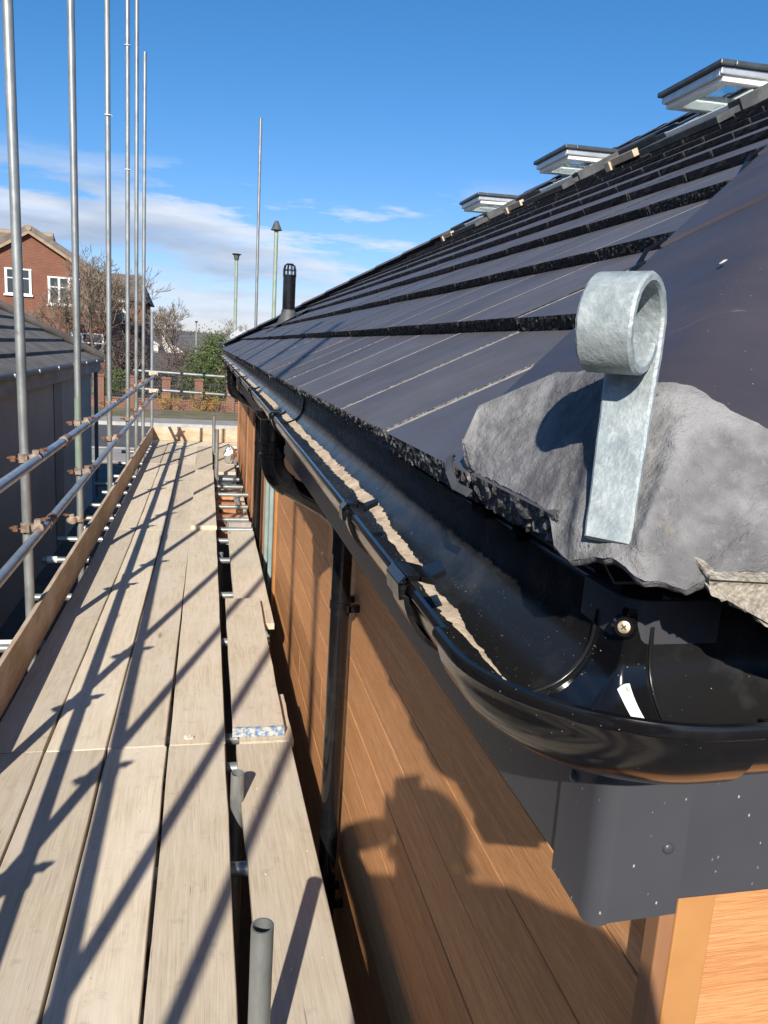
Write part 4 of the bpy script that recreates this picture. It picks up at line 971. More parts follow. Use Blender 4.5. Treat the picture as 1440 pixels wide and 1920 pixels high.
# guard rails
def rail(y0, y1, z0, z1, x0=RXX, x1=RXX): return tube('guard_rail', (x0, y0, z0), (x1, y1, z1), 'tube bright')
rail(-2.8, 5.10, -0.656, -0.640); rail(5.10, 13.75, -0.640, -0.610)
rail(-2.8, 4.55, -1.065, -1.022); rail(4.55, 13.75, -1.022, -0.905)
def sleeve(y, z):
    m = MB(); m.sweep([(RXX, y - 0.08, z), (RXX, y - 0.078, z), (RXX, y + 0.078, z), (RXX, y + 0.08, z)], [TR, TR + 0.005, TR + 0.005, TR], 16); m.obox((RXX, y, z - TR - 0.012), (0.008, 0, 0), (0, 0.03, 0), (0, 0, 0.012)); m.build('sleeve', 'rusty coupler', sf, smooth=40)
sleeve(5.1, -0.640); sleeve(4.55, -1.022)
tube('guard_rail', (-1.15, 13.56, -0.53), (1.0, 13.56, -0.575)); tube('guard_rail', (-1.1, 13.56, -0.82), (1.0, 13.56, -0.875))
# ledgers and transoms under the boards
LZ = DZ - 0.038 - TR - 0.0485
tube('ledger', (PX + 0.05, -2.8, LZ), (PX + 0.05, 13.8, LZ)); tube('ledger', (0.085, -2.8, LZ), (0.085, 13.8, LZ))
tys = [-0.6, 1.2, 2.35, 3.0, 3.25, 4.42, 5.3, 6.2, 6.85, 7.28, 7.72, 8.35, 9.05, 9.55, 10.1, 11.2, 12.4, 13.1]
for i, y in enumerate(tys):
    tube('transom', (-1.16 + 0.09 * math.sin(i * 2.3), y + 0.03 * math.sin(i), DZ - 0.038 - TR - 0.0005), ((0.455 if y > 6.9 else 0.36) + 0.03 * math.sin(i * 1.7), y, DZ - 0.038 - TR - 0.0005))
# couplers
cm = MB()
cm.sweep([(0, 0, -0.024), (0, 0, -0.022), (0, 0, 0.022), (0, 0, 0.024)], [TR + 0.001, TR + 0.0065, TR + 0.0065, TR + 0.001], 14)
cm.sweep([(0.0555, -0.024, 0), (0.0555, -0.022, 0), (0.0555, 0.022, 0), (0.0555, 0.024, 0)], [TR + 0.001, TR + 0.0065, TR + 0.0065, TR + 0.001], 14)
cm.obox((0.028, 0, 0), (0.012, 0, 0), (0, 0.02, 0), (0, 0, 0.02))
cm.obox((0.0555, 0, 0.036), (0.016, 0, 0), (0, 0.02, 0), (0, 0, 0.008)); cm.obox((0.0, -0.035, 0), (0.02, 0, 0), (0, 0.009, 0), (0, 0, 0.018))
CM = cm.mesh('coupler', 'rusty coupler', 40)
bm_ = MB()
bm_.sweep([(-0.020, -0.035, 0.0), (-0.075, -0.046, 0.006)], 0.0055, 8); bm_.sweep([(-0.056, -0.043, 0.004), (-0.067, -0.045, 0.0055)], 0.0105, 6)
bm_.obox((-0.045, -0.040, 0.002), (0.012, 0, 0), (0, 0.012, 0), (0, 0, 0.014))
BM_ = bm_.mesh('bolt', 'rust bolt', 40)
b2_ = MB(); b2_.sweep([(0.066, 0, 0.040), (0.113, 0.008, 0.050)], 0.0055, 8); b2_.sweep([(0.092, 0.004, 0.046), (0.103, 0.006, 0.048)], 0.0105, 6); b2_.obox((0.085, 0.002, 0.043), (0.012, 0, 0), (0, 0.014, 0), (0, 0, 0.008))
BM2 = b2_.mesh('bolt', 'rust bolt', 40)
def rz_at(y, up): return (-0.656 + (y + 2.8) / 16.55 * 0.046) if up else (-1.065 + (y + 2.8) / 16.55 * 0.16 - 0.0)
for i, (y, zt, lx, ly) in enumerate(poles):
    for up in (True, False):
        z = rz_at(y, up); o = link('coupler', CM, sf, (PX - 0.004, y - 0.004, z)); rn = random.Random(i * 2 + up)
        o.rotation_euler = (rn.uniform(-.06, .06), 0, rn.uniform(-.05, .05))
        link('bolt', BM_, o, off(o)); link('bolt', BM2, o, off(o))
    o = link('coupler', CM, sf, (PX - 0.004, y + 0.03, LZ)); link('bolt', BM_, o, off(o)); link('bolt', BM2, o, off(o))
# a spare coupler hanging on the second standard and white end caps
o = link('coupler', CM, sf, (PX - 0.004, 6.0, -1.33)); o.rotation_euler = (0.2, 0.1, 3.6); link('bolt', BM_, o, off(o)); link('bolt', BM2, o, off(o))
m = MB(); m.sweep([(-1.16, 6.22, DZ - 0.062), (-1.09, 6.22, DZ - 0.062)], TR + 0.003, 14); m.sweep([(-1.14, 4.45, DZ - 0.062), (-1.0, 4.45, DZ - 0.062)], TR + 0.003, 14); m.build('end_cap', 'white joinery', sf, smooth=40)
for (x, z) in ((PX + 0.05, -0.57), (PX + 0.05, -0.85)):
    m = MB(); m.obox((x, 13.53, z), (0.07, 0, 0), (0, 0.03, 0), (0, 0, 0.028)); m.sweep([(x - 0.03, 13.5, z), (x + 0.05, 13.48, z)], 0.018, 8); m.build('coupler', 'batten wood', sf, bevel=0.008)
# ties round two pairs of standards
for (y, z, y2) in ((9.68, 3.05, 10.83), (9.68, 1.80, 9.70), (7.88, 1.90, 7.9)):
    m = MB(); pts = []
    x = PX + 0.012; a0 = 0
    for k in range(13):
        a = 2 * PI * k / 12; pts.append((x + 0.029 * math.cos(a), y + 0.029 * math.sin(a) + (0 if math.sin(a) < 0 else min(y2 - y, 0.05)), z + 0.006 * math.sin(a)))
    m.sweep(pts, 0.005, 5); m.build('cable_tie', 'white joinery', sf)
# ------------------------------------------------------------------ boards
def board(x0, x1, y0, y1, zt, label, name='scaffold_board', skew=0.0, mat='weathered board', group='boards of the scaffold platform', band=False, tilt=0.0):
    w, L = x1 - x0, y1 - y0; t = 0.038; cx, cy = (x0 + x1) / 2, (y0 + y1) / 2; rnd = random.Random(int((x0 * 7 + y0 * 13) * 100))
    m = MB(); ny = max(8, int(L / 0.25)); e = []
    rl = [rnd.uniform(-0.0022, 0.0022) for _ in range(ny + 1)]; rr = [rnd.uniform(-0.0022, 0.0022) for _ in range(ny + 1)]
    P = lambda s, j, z: ((-w / 2 + (rl[j])) if s == 0 else (w / 2 + rr[j]), -L / 2 + L * j / ny, z)
    tops = []
    b0 = 0.0025
    for j in range(ny + 1):
        l, r = P(0, j, 0), P(1, j, 0); yy = l[1]
        cup = 0.0012 * nz((cx, yy, 3))
        tops.append([(l[0], yy, -t), (l[0], yy, -b0), (l[0] + b0, yy, 0 + cup), (0, yy, -0.0012 + cup), (r[0] - b0, yy, 0 + cup), (r[0], yy, -b0), (r[0], yy, -t)])
    n = 7; vs = [p for r in tops for p in r]
    fs = [(j * n + k, j * n + (k + 1) % n, (j + 1) * n + (k + 1) % n, (j + 1) * n + k) for j in range(ny) for k in range(n)]
    fs = [tuple(reversed(f)) for f in fs] + [tuple(range(n)), tuple(ny * n + k for k in range(n - 1, -1, -1))]
    m.add(vs, fs)
    o = link(name, m.mesh(name, mat, 30), None, (cx, cy, zt)); o.rotation_euler = (tilt, 0, -skew)
    tag(o, label, 'board', group)
    if band:
        mb = MB(); mb.box(-w / 2 - 0.0015, w / 2 + 0.0015, -L / 2 - 0.0015, -L / 2 + 0.010, -t - 0.001, 0.0022)
        bo = bpy.data.objects.new('end_band', mb.mesh('end_band', 'blue paint band')); COL.objects.link(bo); bo.parent = o; bo['label'] = 'chipped blue painted end band'
    return o
ROWS = [(-0.834, -0.610, 'row against the left toe board'), (-0.602, -0.376, 'second row from the left toe board'), (-0.366, -0.140, 'third row from the left toe board'), (-0.126, 0.098, 'fourth row, beside the gap')]
SEG = [(-0.82, 3.095, 'nearest length'), (3.105, 6.995, 'second length'), (7.005, 10.895, 'third length'), (10.905, 12.95, 'far short length')]
for ri, (a, c, rl_) in enumerate(ROWS):
    for si, (y0, y1, sl) in enumerate(SEG):
        sk = [0.0, 0.008, 0.0, 0.004][si] * (1 if ri < 3 else 0.3); dx = [0, 0.012, 0.028, 0.02][si] * (1 if ri < 3 else 0.3)
        sk += random.uniform(-0.0012, 0.0012)
        zt = DZ + random.uniform(-0.002, 0.002)
        if ri == 3 and si == 2: zt = DZ + 0.040; y0, y1 = 7.0, 10.2
        board(a + dx, c + dx, y0, y1, zt, f'weathered grey-brown scaffold board, {sl} of the {rl_}', skew=sk)
board(-0.126, 0.10, 7.005, 10.895, DZ, 'scaffold board lying under the raised pale board of the fourth row')
board(0.165, 0.392, -0.82, 3.08, DZ, 'pale scaffold board with knot beside the cladding, next to the cut pole', skew=-0.010)
board(0.135, 0.352, 3.14, 4.92, DZ + 0.040, 'short raised scaffold board with blue end band by the cladding', band=True, skew=0.004)
board(0.16, 0.385, 3.10, 3.55, DZ, 'board stub showing under the blue-banded board', skew=0.0)
board(0.200, 0.425, 4.55, 6.98, DZ, 'scaffold board by the cladding, beyond the blue-banded board', skew=0.004)
for k in range(2):
    y = 12.975 + 0.235 * k
    o = board(-0.1125, 0.1125, -0.72, 0.72, DZ, ('cross board before the far toe board', 'cross board against the far toe board')[k]); o.location = (-0.12, y + 0.113, DZ); o.rotation_euler = (0, 0, PI / 2)
board(0.17, 0.39, 10.3, 12.93, DZ, 'far scaffold board by the cladding under the silver foil bundle')
# toe boards on edge
def toe(y0, y1, label, dx=0.0):
    o = board(-0.112, 0.112, y0, y1, 0, label, 'toe_board', mat='toe board wood', group='toe boards along the platform edge'); cy = (y0 + y1) / 2
    o.location = (-0.843 + dx, cy, DZ + 0.113); o.rotation_euler = (0, PI / 2, 0); o.scale = (1, 1, 0.6)
toe(-0.82, 3.09, 'brown toe board on edge, nearest length, left of the platform'); toe(3.10, 6.99, 'brown toe board on edge, second length, left of the platform', 0.002); toe(7.0, 10.89, 'brown toe board on edge, third length, left of the platform'); toe(10.9, 13.46, 'brown toe board on edge, far length, left of the platform')
o = board(-0.112, 0.112, -0.76, 0.76, 0, 'sunlit toe board closing the far end of the platform', 'toe_board', mat='toe board wood', group='toe boards along the platform edge')
o.rotation_euler = (0, PI / 2, PI / 2); o.location = (-0.10, 13.49, DZ + 0.113)
# dried mortar and chips on the deck
def splat(x, y, r, name, label, z=DZ, h=0.004, mat='mortar splat', seed=0, sx=1.0):
    m = MB(); N = 34; rn = random.Random(seed); rings = 7; vs = [(x, y, z + h)]
    for j in range(1, rings + 1):
        for k in range(N):
            a = 2 * PI * k / N; rr = r * (1 + 0.22 * nz((math.cos(a) * 1.7, math.sin(a) * 1.7, seed)) + 0.10 * nz((math.cos(a) * 6, math.sin(a) * 6, seed))) * j / rings
            vs.append((x + rr * math.cos(a) * sx, y + rr * math.sin(a), z + (h * (1 + 0.7 * nz((rr * 200, a * 4, seed))) if j < rings else 0.0004)))
    fs = [(0, 1 + k, 1 + (k + 1) % N) for k in range(N)] + [(1 + (j - 1) * N + k, 1 + j * N + k, 1 + j * N + (k + 1) % N, 1 + (j - 1) * N + (k + 1) % N) for j in range(1, rings) for k in range(N)]
    m.add(vs, fs); return tag(m.build(name, mat, smooth=60), label, 'mortar')
splat(-0.177, 1.235, 0.028, 'mortar_splat', 'crumbly cream mortar splat on the nearest third-row board', DZ + 0.001, 0.003, seed=3)
splat(-0.05, 3.155, 0.016, 'mortar_lump', 'small white mortar lump by the board joint', DZ + 0.001, 0.006, seed=8, sx=1.5)
m = MB(); rnd = random.Random(77)
for k in range(70):
    x = rnd.choice((rnd.uniform(-0.82, 0.09), rnd.uniform(0.18, 0.37))); y = 0.9 + 6.5 * rnd.random() ** 1.6; r = rnd.uniform(0.0015, 0.004) * (2.2 if rnd.random() < 0.08 else 1); N = 9
    if x > 0.15 and y > 3.0: continue
    zz = DZ + 0.0028; vs = [(x, y, zz + r * 0.25)] + [(x + r * math.cos(2 * PI * q / N) * rnd.uniform(0.6, 1.3), y + 1.4 * r * math.sin(2 * PI * q / N) * rnd.uniform(0.6, 1.3), zz - 0.0025) for q in range(N)]
    m.add(vs, [(0, 1 + q, 1 + (q + 1) % N) for q in range(N)])
tag(m.build('mortar_specks', 'mortar splat'), 'small dried mortar specks scattered over the deck boards', 'mortar', kind='stuff')
m = MB(); rnd = random.Random(12)
for k in range(120):
    y = 2.0 + 9 * rnd.random(); x = -0.838 + 0.03 * rnd.random() ** 2; r = rnd.uniform(0.002, 0.009) if rnd.random() < 0.4 else 0.002
    q = [Vector((x, y, DZ + 0.001)) + Vector((rnd.uniform(-r, r), rnd.uniform(-r, r) * 2, rnd.uniform(0, r))) for _ in range(5)]; m.add(q, [(0, 1, 2), (0, 2, 3), (0, 3, 1), (1, 3, 2), (4, 0, 1), (4, 1, 2)])
for k in range(60):
    y = 1.0 + 6 * rnd.random(); x = 0.100 + 0.06 * rnd.random(); r = rnd.uniform(0.003, 0.008)
    q = [Vector((x, y, DZ - 0.012)) + Vector((rnd.uniform(-r, r), rnd.uniform(-r, r) * 2, rnd.uniform(-r, r))) for _ in range(4)]
    if y > 99: m.add(q, [(0, 1, 2), (0, 2, 3), (0, 3, 1), (1, 3, 2)])
tag(m.build('chippings', 'mortar splat'), 'pale chips of mortar lying along the foot of the toe board', 'chippings', kind='stuff')
# bricks and blocks heaped between the platform and the wall
bk = MB(); bk.box(-0.1075, 0.1075, -0.051, 0.051, -0.0325, 0.0325); BK = bk.mesh('brick', 'loose brick')
gk = MB(); gk.box(-0.11, 0.11, -0.07, 0.07, -0.05, 0.05); GK = gk.mesh('block', 'grey block')
b = MB(); b.box(0.13, 0.46, 7.35, 10.2, DZ - 0.22, DZ - 0.18); tag(b.build('scaffold_board', 'weathered board'), 'low lift board carrying loose bricks beside the cladding', 'board', 'boards of the scaffold platform')
spots = [(0.24, 7.50, 0.1, 'nearest'), (0.25, 7.98, -0.2, 'second nearest'), (0.23, 8.15, 0.15, 'third nearest'), (0.27, 8.62, 0.3, 'middle'), (0.24, 8.82, -0.1, 'third farthest'), (0.26, 9.3, 0.05, 'second farthest'), (0.28, 9.42, 0.4, 'farthest')]
for (x, y, r, nm) in spots:
    o = link('loose_brick', BK, None, (x, y, DZ - 0.1475 + 0.0005)); o.rotation_euler = (0, 0, r); tag(o, f'orange clay brick, {nm} of those lying in a row by the wall', 'brick', 'loose bricks by the wall')
for (x, y, r, nm) in ((0.33, 7.72, 0.2, 'nearer'), (0.32, 9.75, -0.2, 'farther')):
    o = link('concrete_block', GK, None, (x, y, DZ - 0.13 + 0.0005)); o.rotation_euler = (0, 0, r); tag(o, f'grey concrete block among loose bricks, the {nm} one', 'block', 'concrete blocks by the wall')
m = MB()
def foil(u, v):
    a = 2 * PI * u; ph = PI * v; r = 0.075 * (1 + 0.35 * nz((math.cos(a) * 2, math.sin(a) * 2, v * 5)) + 0.25 * nz((math.cos(a) * 6, math.sin(a) * 6, v * 12)))
    return (0.33 + r * math.sin(ph) * math.cos(a), 11.05 + 1.2 * r * math.sin(ph) * math.sin(a), DZ + 0.125 - 0.125 * math.cos(ph) * (1 + 0.1 * nz((a, v, 1))) + 0.004)
m.grid(foil, 22, 14); tag(m.build('foil_bundle', 'foil', smooth=25), 'crumpled silver foil bundle standing by the cladding', 'foil')
m = MB()
m.grid(lambda u, v: (0.36 + 0.03 * math.cos(2 * PI * u) * (1 + .3 * nz((u * 9, v * 9, 0))), 8.5 + 0.9 * v, DZ - 0.172 + 0.035 * (1 + math.sin(2 * PI * u)) * (1 + .4 * nz((u * 6, v * 14, 5)))), 12, 24); tag(m.build('foil_strip', 'foil', smooth=25), 'crumpled silver foil strip lying among the loose bricks', 'foil')
# ------------------------------------------------------------------ neighbour's garage
gx, gy1 = -1.95, 14.6; gy0 = -6.0; gxb = -6.6
gar = tag(empty('garage', (gx, gy1, GZ)), 'low grey-rendered garage with dark concrete-tiled hip roof on the left', 'garage')
m = MB(); m.box(gxb, gx, gy0, gy1, GZ, -0.50); m.build('wall', 'garage render', gar)
m = MB(); m.box(gx - 0.02, gx + 0.012, 4.4, 5.25, GZ + 0.02, -0.86); m.build('door', 'garage door paint', gar, bevel=0.004)
m = MB(); m.box(gx - 0.02, gx + 0.012, 11.1, 11.7, GZ + 0.02, -0.60); m.build('door', 'garage door paint', gar, bevel=0.004)
m = MB(); m.box(gx + 0.01, gx + 0.13, gy0, gy1 + 0.22, -0.62, -0.46); m.build('fascia', 'aged fascia board', gar, bevel=0.004)
m = MB(); m.box(gx + 0.132, gx + 0.20, gy0, gy1 + 0.28, -0.455, -0.40); gg = m.build('gutter', 'soffit plastic', gar, bevel=0.02)
for k in range(9):
    y = 4.6 + 1.15 * k; m = MB(); m.box(gx + 0.196, gx + 0.208, y, y + 0.03, -0.445, -0.405); m.build('bracket', 'white joinery', gar)
m = MB(); m.sweep([(gx + 0.07, gy1 + 0.10, -0.5), (gx + 0.07, gy1 + 0.10, GZ + 0.05)], 0.034, 14); m.build('drainpipe', 'garage door paint', gar, smooth=40)
m = MB(); m.box(gx + 0.0105, gx + 0.131, gy1 + 0.221, gy1 + 0.26, -0.60, -0.47); m.build('fascia_end', 'verge timber', gar)
groof = empty('roof', (gx, gy1, -0.4)); groof.parent = gar; groof.location = Vector((gx, gy1, -0.4)) - off(gar)
gp = math.radians(29); gc, gs = math.cos(gp), math.sin(gp); gg_ = 0.31; ex = gx + 0.16; ez = -0.405; ey = gy1 + 0.26
nck = int(((ex - gxb) / 2 + 0.1) / (gg_ * gc))
for k in range(nck):
    x0 = ex - k * gg_ * gc; z0 = ez + k * gg_ * gs; x1 = x0 - gg_ * gc * 1.02; z1 = z0 + gg_ * gs * 1.02 - 0.035
    yl0 = ey - k * gg_ * gc; yl1 = ey - (k + 1) * gg_ * gc
    m = MB(); xb0, xb1 = 2 * ((ex + gxb - 0.1) / 2) - x0, 2 * ((ex + gxb - 0.1) / 2) - x1
    m.add([(x0, gy0, z0), (x0, yl0, z0), (x1, yl1, z1), (x1, gy0, z1), (x0 - 0.004, gy0, z0 - 0.045), (x0 - 0.004, yl0, z0 - 0.045)], [(0, 1, 2, 3), (0, 4, 5, 1)])
    m.add([(x0, yl0, z0), (xb0, yl0, z0), (xb1, yl1, z1), (x1, yl1, z1), (x0, yl0 - 0.004, z0 - 0.045), (xb0, yl0 - 0.004, z0 - 0.045)], [(0, 1, 2, 3), (1, 0, 4, 5)])
    m.build('tile_course', 'concrete roof tile', groof)
m = MB(); L = nck * gg_ * gc
pts = [(ex - t, ey - t, ez + t * gs / gc + 0.03) for t in (0, L * 0.5, L)]; m.sweep(pts, 0.07, 8); m.build('hip_tile', 'concrete roof tile', groof, smooth=60)
# ------------------------------------------------------------------ brick houses
def house(name, label, cx, y, hw, eave, apex, depth, windows, wall='red brick', roof_m='house roof tile', verge='verge timber', chimney=None, cross=None):
    h = tag(empty(name, (cx, y, GZ)), label, 'house')
    m = MB(); m.prism([(cx - hw, y, GZ), (cx + hw, y, GZ), (cx + hw, y, eave), (cx, y, apex), (cx - hw, y, eave)], (0, depth, 0)); m.build('wall', wall, h)
    sl = (apex - eave) / hw; ov = 0.35; rf = empty('roof', (cx, y, eave)); rf.parent = h; rf.location = Vector((cx, y, eave)) - off(h)
    for sg in (-1, 1):
        m = MB(); e = Vector((cx + sg * (hw + ov), y - 0.25, eave - sl * ov)); r = Vector((cx, y - 0.25, apex)); nn = Vector((sg * sl, 0, 1)).normalized() * 0.26
        m.prism([e, r, r + nn, e + nn], (0, depth + 0.5, 0)); m.build('roof_slope', roof_m, rf)
        m = MB(); m.prism([e + Vector((0, -0.03, -0.16)), r + Vector((0, -0.03, -0.16)), r + Vector((0, -0.03, 0.0)), e + Vector((0, -0.03, 0.0))], (0, 0.028, 0)); m.build('bargeboard', verge, rf)
    for (wx, wz, ww, wh, nl) in windows:
        w = empty('window', (wx, y, wz)); w.parent = h; w.location = Vector((wx, y, wz)) - off(h)
        m = MB(); m.box(wx - ww / 2, wx + ww / 2, y - 0.03, y + 0.05, wz - wh / 2, wz + wh / 2); m.build('pane', 'window glass', w)
        m = MB(); f = 0.07
        m.box(wx - ww / 2 - f, wx + ww / 2 + f, y - 0.07, y + 0.02, wz - wh / 2 - f, wz - wh / 2); m.box(wx - ww / 2 - f, wx + ww / 2 + f, y - 0.07, y + 0.02, wz + wh / 2, wz + wh / 2 + f)
        for k in range(nl + 1):
            xx = wx - ww / 2 + ww * k / nl; m.box(xx - f * 0.8, xx + f * 0.8, y - 0.069, y + 0.02, wz - wh / 2, wz + wh / 2)
        m.box(wx - ww / 2, wx + ww / 2, y - 0.06, y + 0.02, wz + wh * 0.12, wz + wh * 0.12 + 0.05); m.build('frame', 'white joinery', w)
        m = MB(); m.box(wx - ww / 2 - 0.12, wx + ww / 2 + 0.12, y - 0.12, y + 0.02, wz - wh / 2 - 0.15, wz - wh / 2 - f); m.build('sill', 'white joinery', w)
    if chimney:
        x, yy, z0, z1 = chimney; m = MB(); m.box(x - 0.35, x + 0.35, yy - 0.35, yy + 0.35, z0, z1); m.box(x - 0.42, x + 0.42, yy - 0.42, yy + 0.42, z1, z1 + 0.12); ch = m.build('chimney', wall, rf)
        m = MB(); m.sweep([(x, yy, z1 + 0.1), (x, yy, z1 + 0.5)], 0.12, 10); m.build('chimney_pot', verge, rf)
    return h, rf
hb, rf = house('brick_house', 'red brick gabled house with white windows behind the garage roof', -8.85, 45.0, 3.6, 2.75, 4.95, 7.0,
      [(-9.45, 2.42, 1.15, 1.15, 2), (-7.25, 2.10, 1.45, 1.25, 3), (-6.15, -0.62, 1.55, 1.2, 3), (-9.6, -0.6, 1.5, 1.2, 3)])
# its taller cross range to the left
m = MB(); m.prism([(-30, 47.2, GZ), (-30, 54.8, GZ), (-30, 54.8, 2.7), (-30, 51, 5.25), (-30, 47.2, 2.7)], (21.0, 0, 0)); m.build('rear_wall', 'red brick', hb)
for sg in (-1, 1):
    m = MB(); m.prism([(-30.3, 51 + sg * 4.2, 2.45), (-30.3, 51, 5.27), (-30.3, 51, 5.42), (-30.3, 51 + sg * 4.2, 2.60)], (21.6, 0, 0)); m.build('roof_slope', 'house roof tile', rf)
m = MB(); m.sweep([(-30.3, 51, 5.42), (-8.75, 51, 5.42)], 0.16, 8); m.build('ridge_tile', 'verge timber', rf, smooth=60)
m = MB(); m.sweep([(-8.85, 44.7, 5.06), (-8.85, 51, 5.06)], 0.15, 8); m.build('ridge_tile', 'verge timber', rf, smooth=60)
h2 = tag(empty('rear_house', (-5.6, 56, GZ)), 'brown-roofed house half hidden by bare trees, right of the red brick gable', 'house')
m = MB(); m.box(-12, -4.2, 56, 64, GZ, 2.4); m.build('wall', 'red brick', h2)
m = MB(); m.add([(-12.5, 55.6, 2.3), (-3.9, 55.6, 2.3), (-3.9, 64.4, 2.3), (-12.5, 64.4, 2.3), (-12.5, 60, 4.25), (-4.6, 60, 4.25)], [(0, 1, 5, 4), (1, 2, 5), (2, 3, 4, 5), (3, 0, 4)]); m.build('roof', 'house roof tile', h2)
m = MB(); m.box(-6.0, -5.1, 55.93, 56.02, 1.0, 2.0); m.build('window', 'white joinery', h2)
m = MB(); m.box(-7.2, -5.0, 55.45, 55.6, 2.16, 2.32); m.build('gutter', 'white joinery', h2)
# far houses on the slope
house('white_gabled_house', 'small white-gabled house far off below the hill', -8.0, 182, 2.6, -2.4, -0.5, 8, [(-8.0, -1.6, 0.8, 0.8, 2)], 'cream render', 'house roof tile', 'white joinery', chimney=(-9.3, 186, -1.0, 1.9))
house('cream_house', 'cream-walled house with brown roof far off beside the hill', 6.0, 170, 5.0, -1.6, 0.8, 8, [(4.2, -2.1, 1.2, 1.0, 2), (7.8, -2.1, 1.2, 1.0, 2)], 'cream render', 'house roof tile', 'verge timber')
house('distant_house', 'pale distant house glimpsed between bare trees', -14.0, 176, 4.0, -1.2, 1.2, 8, [(-14, -0.6, 1.2, 1.0, 2)], 'cream render', 'house roof tile', 'white joinery', chimney=(-12.0, 179, 0.3, 2.0))
house('tan_gable_house', 'tan brick gable with white verge just past the gutter end', 1.9, 47.5, 1.35, -0.55, 0.62, 4, [], 'verge timber', 'aluminium bright', 'white joinery')
# ------------------------------------------------------------------ boundary wall with railings
bw = tag(empty('garden_wall', (0, 34, GZ)), 'low red brick garden wall with piers and black railings beyond the road', 'wall')
m = MB(); m.box(-14, 16, 34.0, 34.22, GZ, GZ + 0.42); m.build('plinth', 'wall brick', bw); m = MB(); m.box(-14, 16, 33.97, 34.25, GZ + 0.421, GZ + 0.47); m.build('coping', 'wall brick', bw)
k = 0; x = -13.3
while x < 15.5:
    m = MB(); m.box(x - 0.17, x + 0.17, 33.93, 34.29, GZ, GZ + 1.28); m.box(x - 0.2, x + 0.2, 33.9, 34.32, GZ + 1.28, GZ + 1.35); m.build('pier', 'wall brick', bw)
    if x + 1.3 < 15.5:
        m = MB(); m.box(x + 0.171, x + 1.129, 34.09, 34.13, GZ + 1.12, GZ + 1.16); m.box(x + 0.171, x + 1.129, 34.09, 34.13, GZ + 0.55, GZ + 0.59)
        for q in range(9):
            xx = x + 0.225 + q * 0.106; m.sweep([(xx, 34.11, GZ + 0.475), (xx, 34.11, GZ + 1.24)], 0.011, 5)
        m.build('railing', 'iron railing', bw)
    x += 1.30; k += 1
# ------------------------------------------------------------------ plants
def bare_tree(x, y, h, label, seed, spread=0.5, mat='twig', levels=6, z0=GZ):
    rnd = random.Random(seed); t = tag(empty('bare_tree', (x, y, z0)), label, 'tree', 'leafless trees behind the garage')
    tm, cm_ = MB(), MB()
    def grow(p, d, L, r, lv):
        n = 3; pts = [p]; rs = [r]
        for i in range(n):
            d = (d + Vector((rnd.gauss(0, .13), rnd.gauss(0, .13), rnd.gauss(0.05, .08)))).normalized(); p = p + d * (L / n); pts.append(p); rs.append(r * (1 - 0.36 * (i + 1) / n))
        (tm if lv >= levels - 1 else cm_).sweep(pts, rs, 6 if lv >= levels - 1 else (4 if lv > 1 else 3), caps=False)
        if lv <= 0: return
        for k in range(rnd.choice((3, 3, 4)) if lv > 1 else 3):
            q = pts[rnd.choice((1, 2, 3, 3))] if k else pts[-1]; a = rnd.uniform(0, 2 * PI); s = d.orthogonal().normalized(); s2 = d.cross(s)
            dd = (d + (s * math.cos(a) + s2 * math.sin(a)) * rnd.uniform(0.45, 1.05) * (spread + 0.5) + Vector((0, 0, 0.18))).normalized()
            grow(q, dd, L * rnd.uniform(0.62, 0.82), max(0.012, rs[-1] * rnd.uniform(0.55, 0.8)), lv - 1)
    grow(Vector((x, y, z0)), Vector((0, 0, 1)), h * 0.30, h * 0.022, levels)
    tm.build('trunk', 'bark', t, smooth=60); cm_.build('crown', mat, t)
bare_tree(-5.0, 38.0, 6.6, 'bare tree with many thin twigs before the brick gable', 21, 0.55)
bare_tree(-3.2, 41.0, 6.9, 'bare tree between the brick house and the far road', 5, 0.5)
bare_tree(-7.0, 42.5, 5.8, 'thin bare tree standing close to the brick house windows', 9, 0.6)
bare_tree(-1.7, 52.0, 5.8, 'pale bare tree rising above the far guard rail', 14, 0.6)
bare_tree(4.5, 95.0, 6.5, 'small bare tree far beyond the roof end', 17, 0.5)
def leaf_cloud(name, label, cat, x, y, z0, rx, ry, h, n, leaf, mats, seed, shape, stems=6, group=None):
    rnd = random.Random(seed); t = tag(empty(name, (x, y, z0)), label, cat, group); sm = MB()
    for k in range(stems):
        a = rnd.uniform(0, 2 * PI); sm.sweep([(x, y, z0), (x + 0.3 * rx * math.cos(a), y + 0.3 * ry * math.sin(a), z0 + h * 0.45), (x + 0.6 * rx * math.cos(a), y + 0.6 * ry * math.sin(a), z0 + h * rnd.uniform(0.7, 0.95))], [0.05 * h / 3, 0.03 * h / 3, 0.01], 5, caps=False)
    sm.build('stem', 'bark', t)
    cl = MB(); clumps = []
    for k in range(int(n / 45)):
        v = rnd.random() ** 0.8; a = rnd.uniform(0, 2 * PI); r = shape(v) * math.sqrt(rnd.uniform(0.25, 1.0)); clumps.append(Vector((x + rx * r * math.cos(a), y + ry * r * math.sin(a), z0 + h * (0.06 + 0.9 * v))))
    for c in clumps:
        cs = rnd.uniform(0.6, 1.3) * min(rx, ry) * 0.28
        for q in range(45):
            p = c + Vector((rnd.gauss(0, cs), rnd.gauss(0, cs), rnd.gauss(0, cs * 0.9)))
            if p.z < z0: continue
            d = Vector((rnd.gauss(0, 1), rnd.gauss(0, 1), rnd.gauss(0.3, 1))).normalized(); s = d.orthogonal().normalized() * leaf * rnd.uniform(0.5, 1.1); l = d * leaf * rnd.uniform(0.8, 1.7)
            cl.add([p - s * 0.5, p + l * 0.5 + s * 0.1, p + l, p + s * 0.5], [(0, 1, 2, 3)])
    cl.build('crown', mats, t)
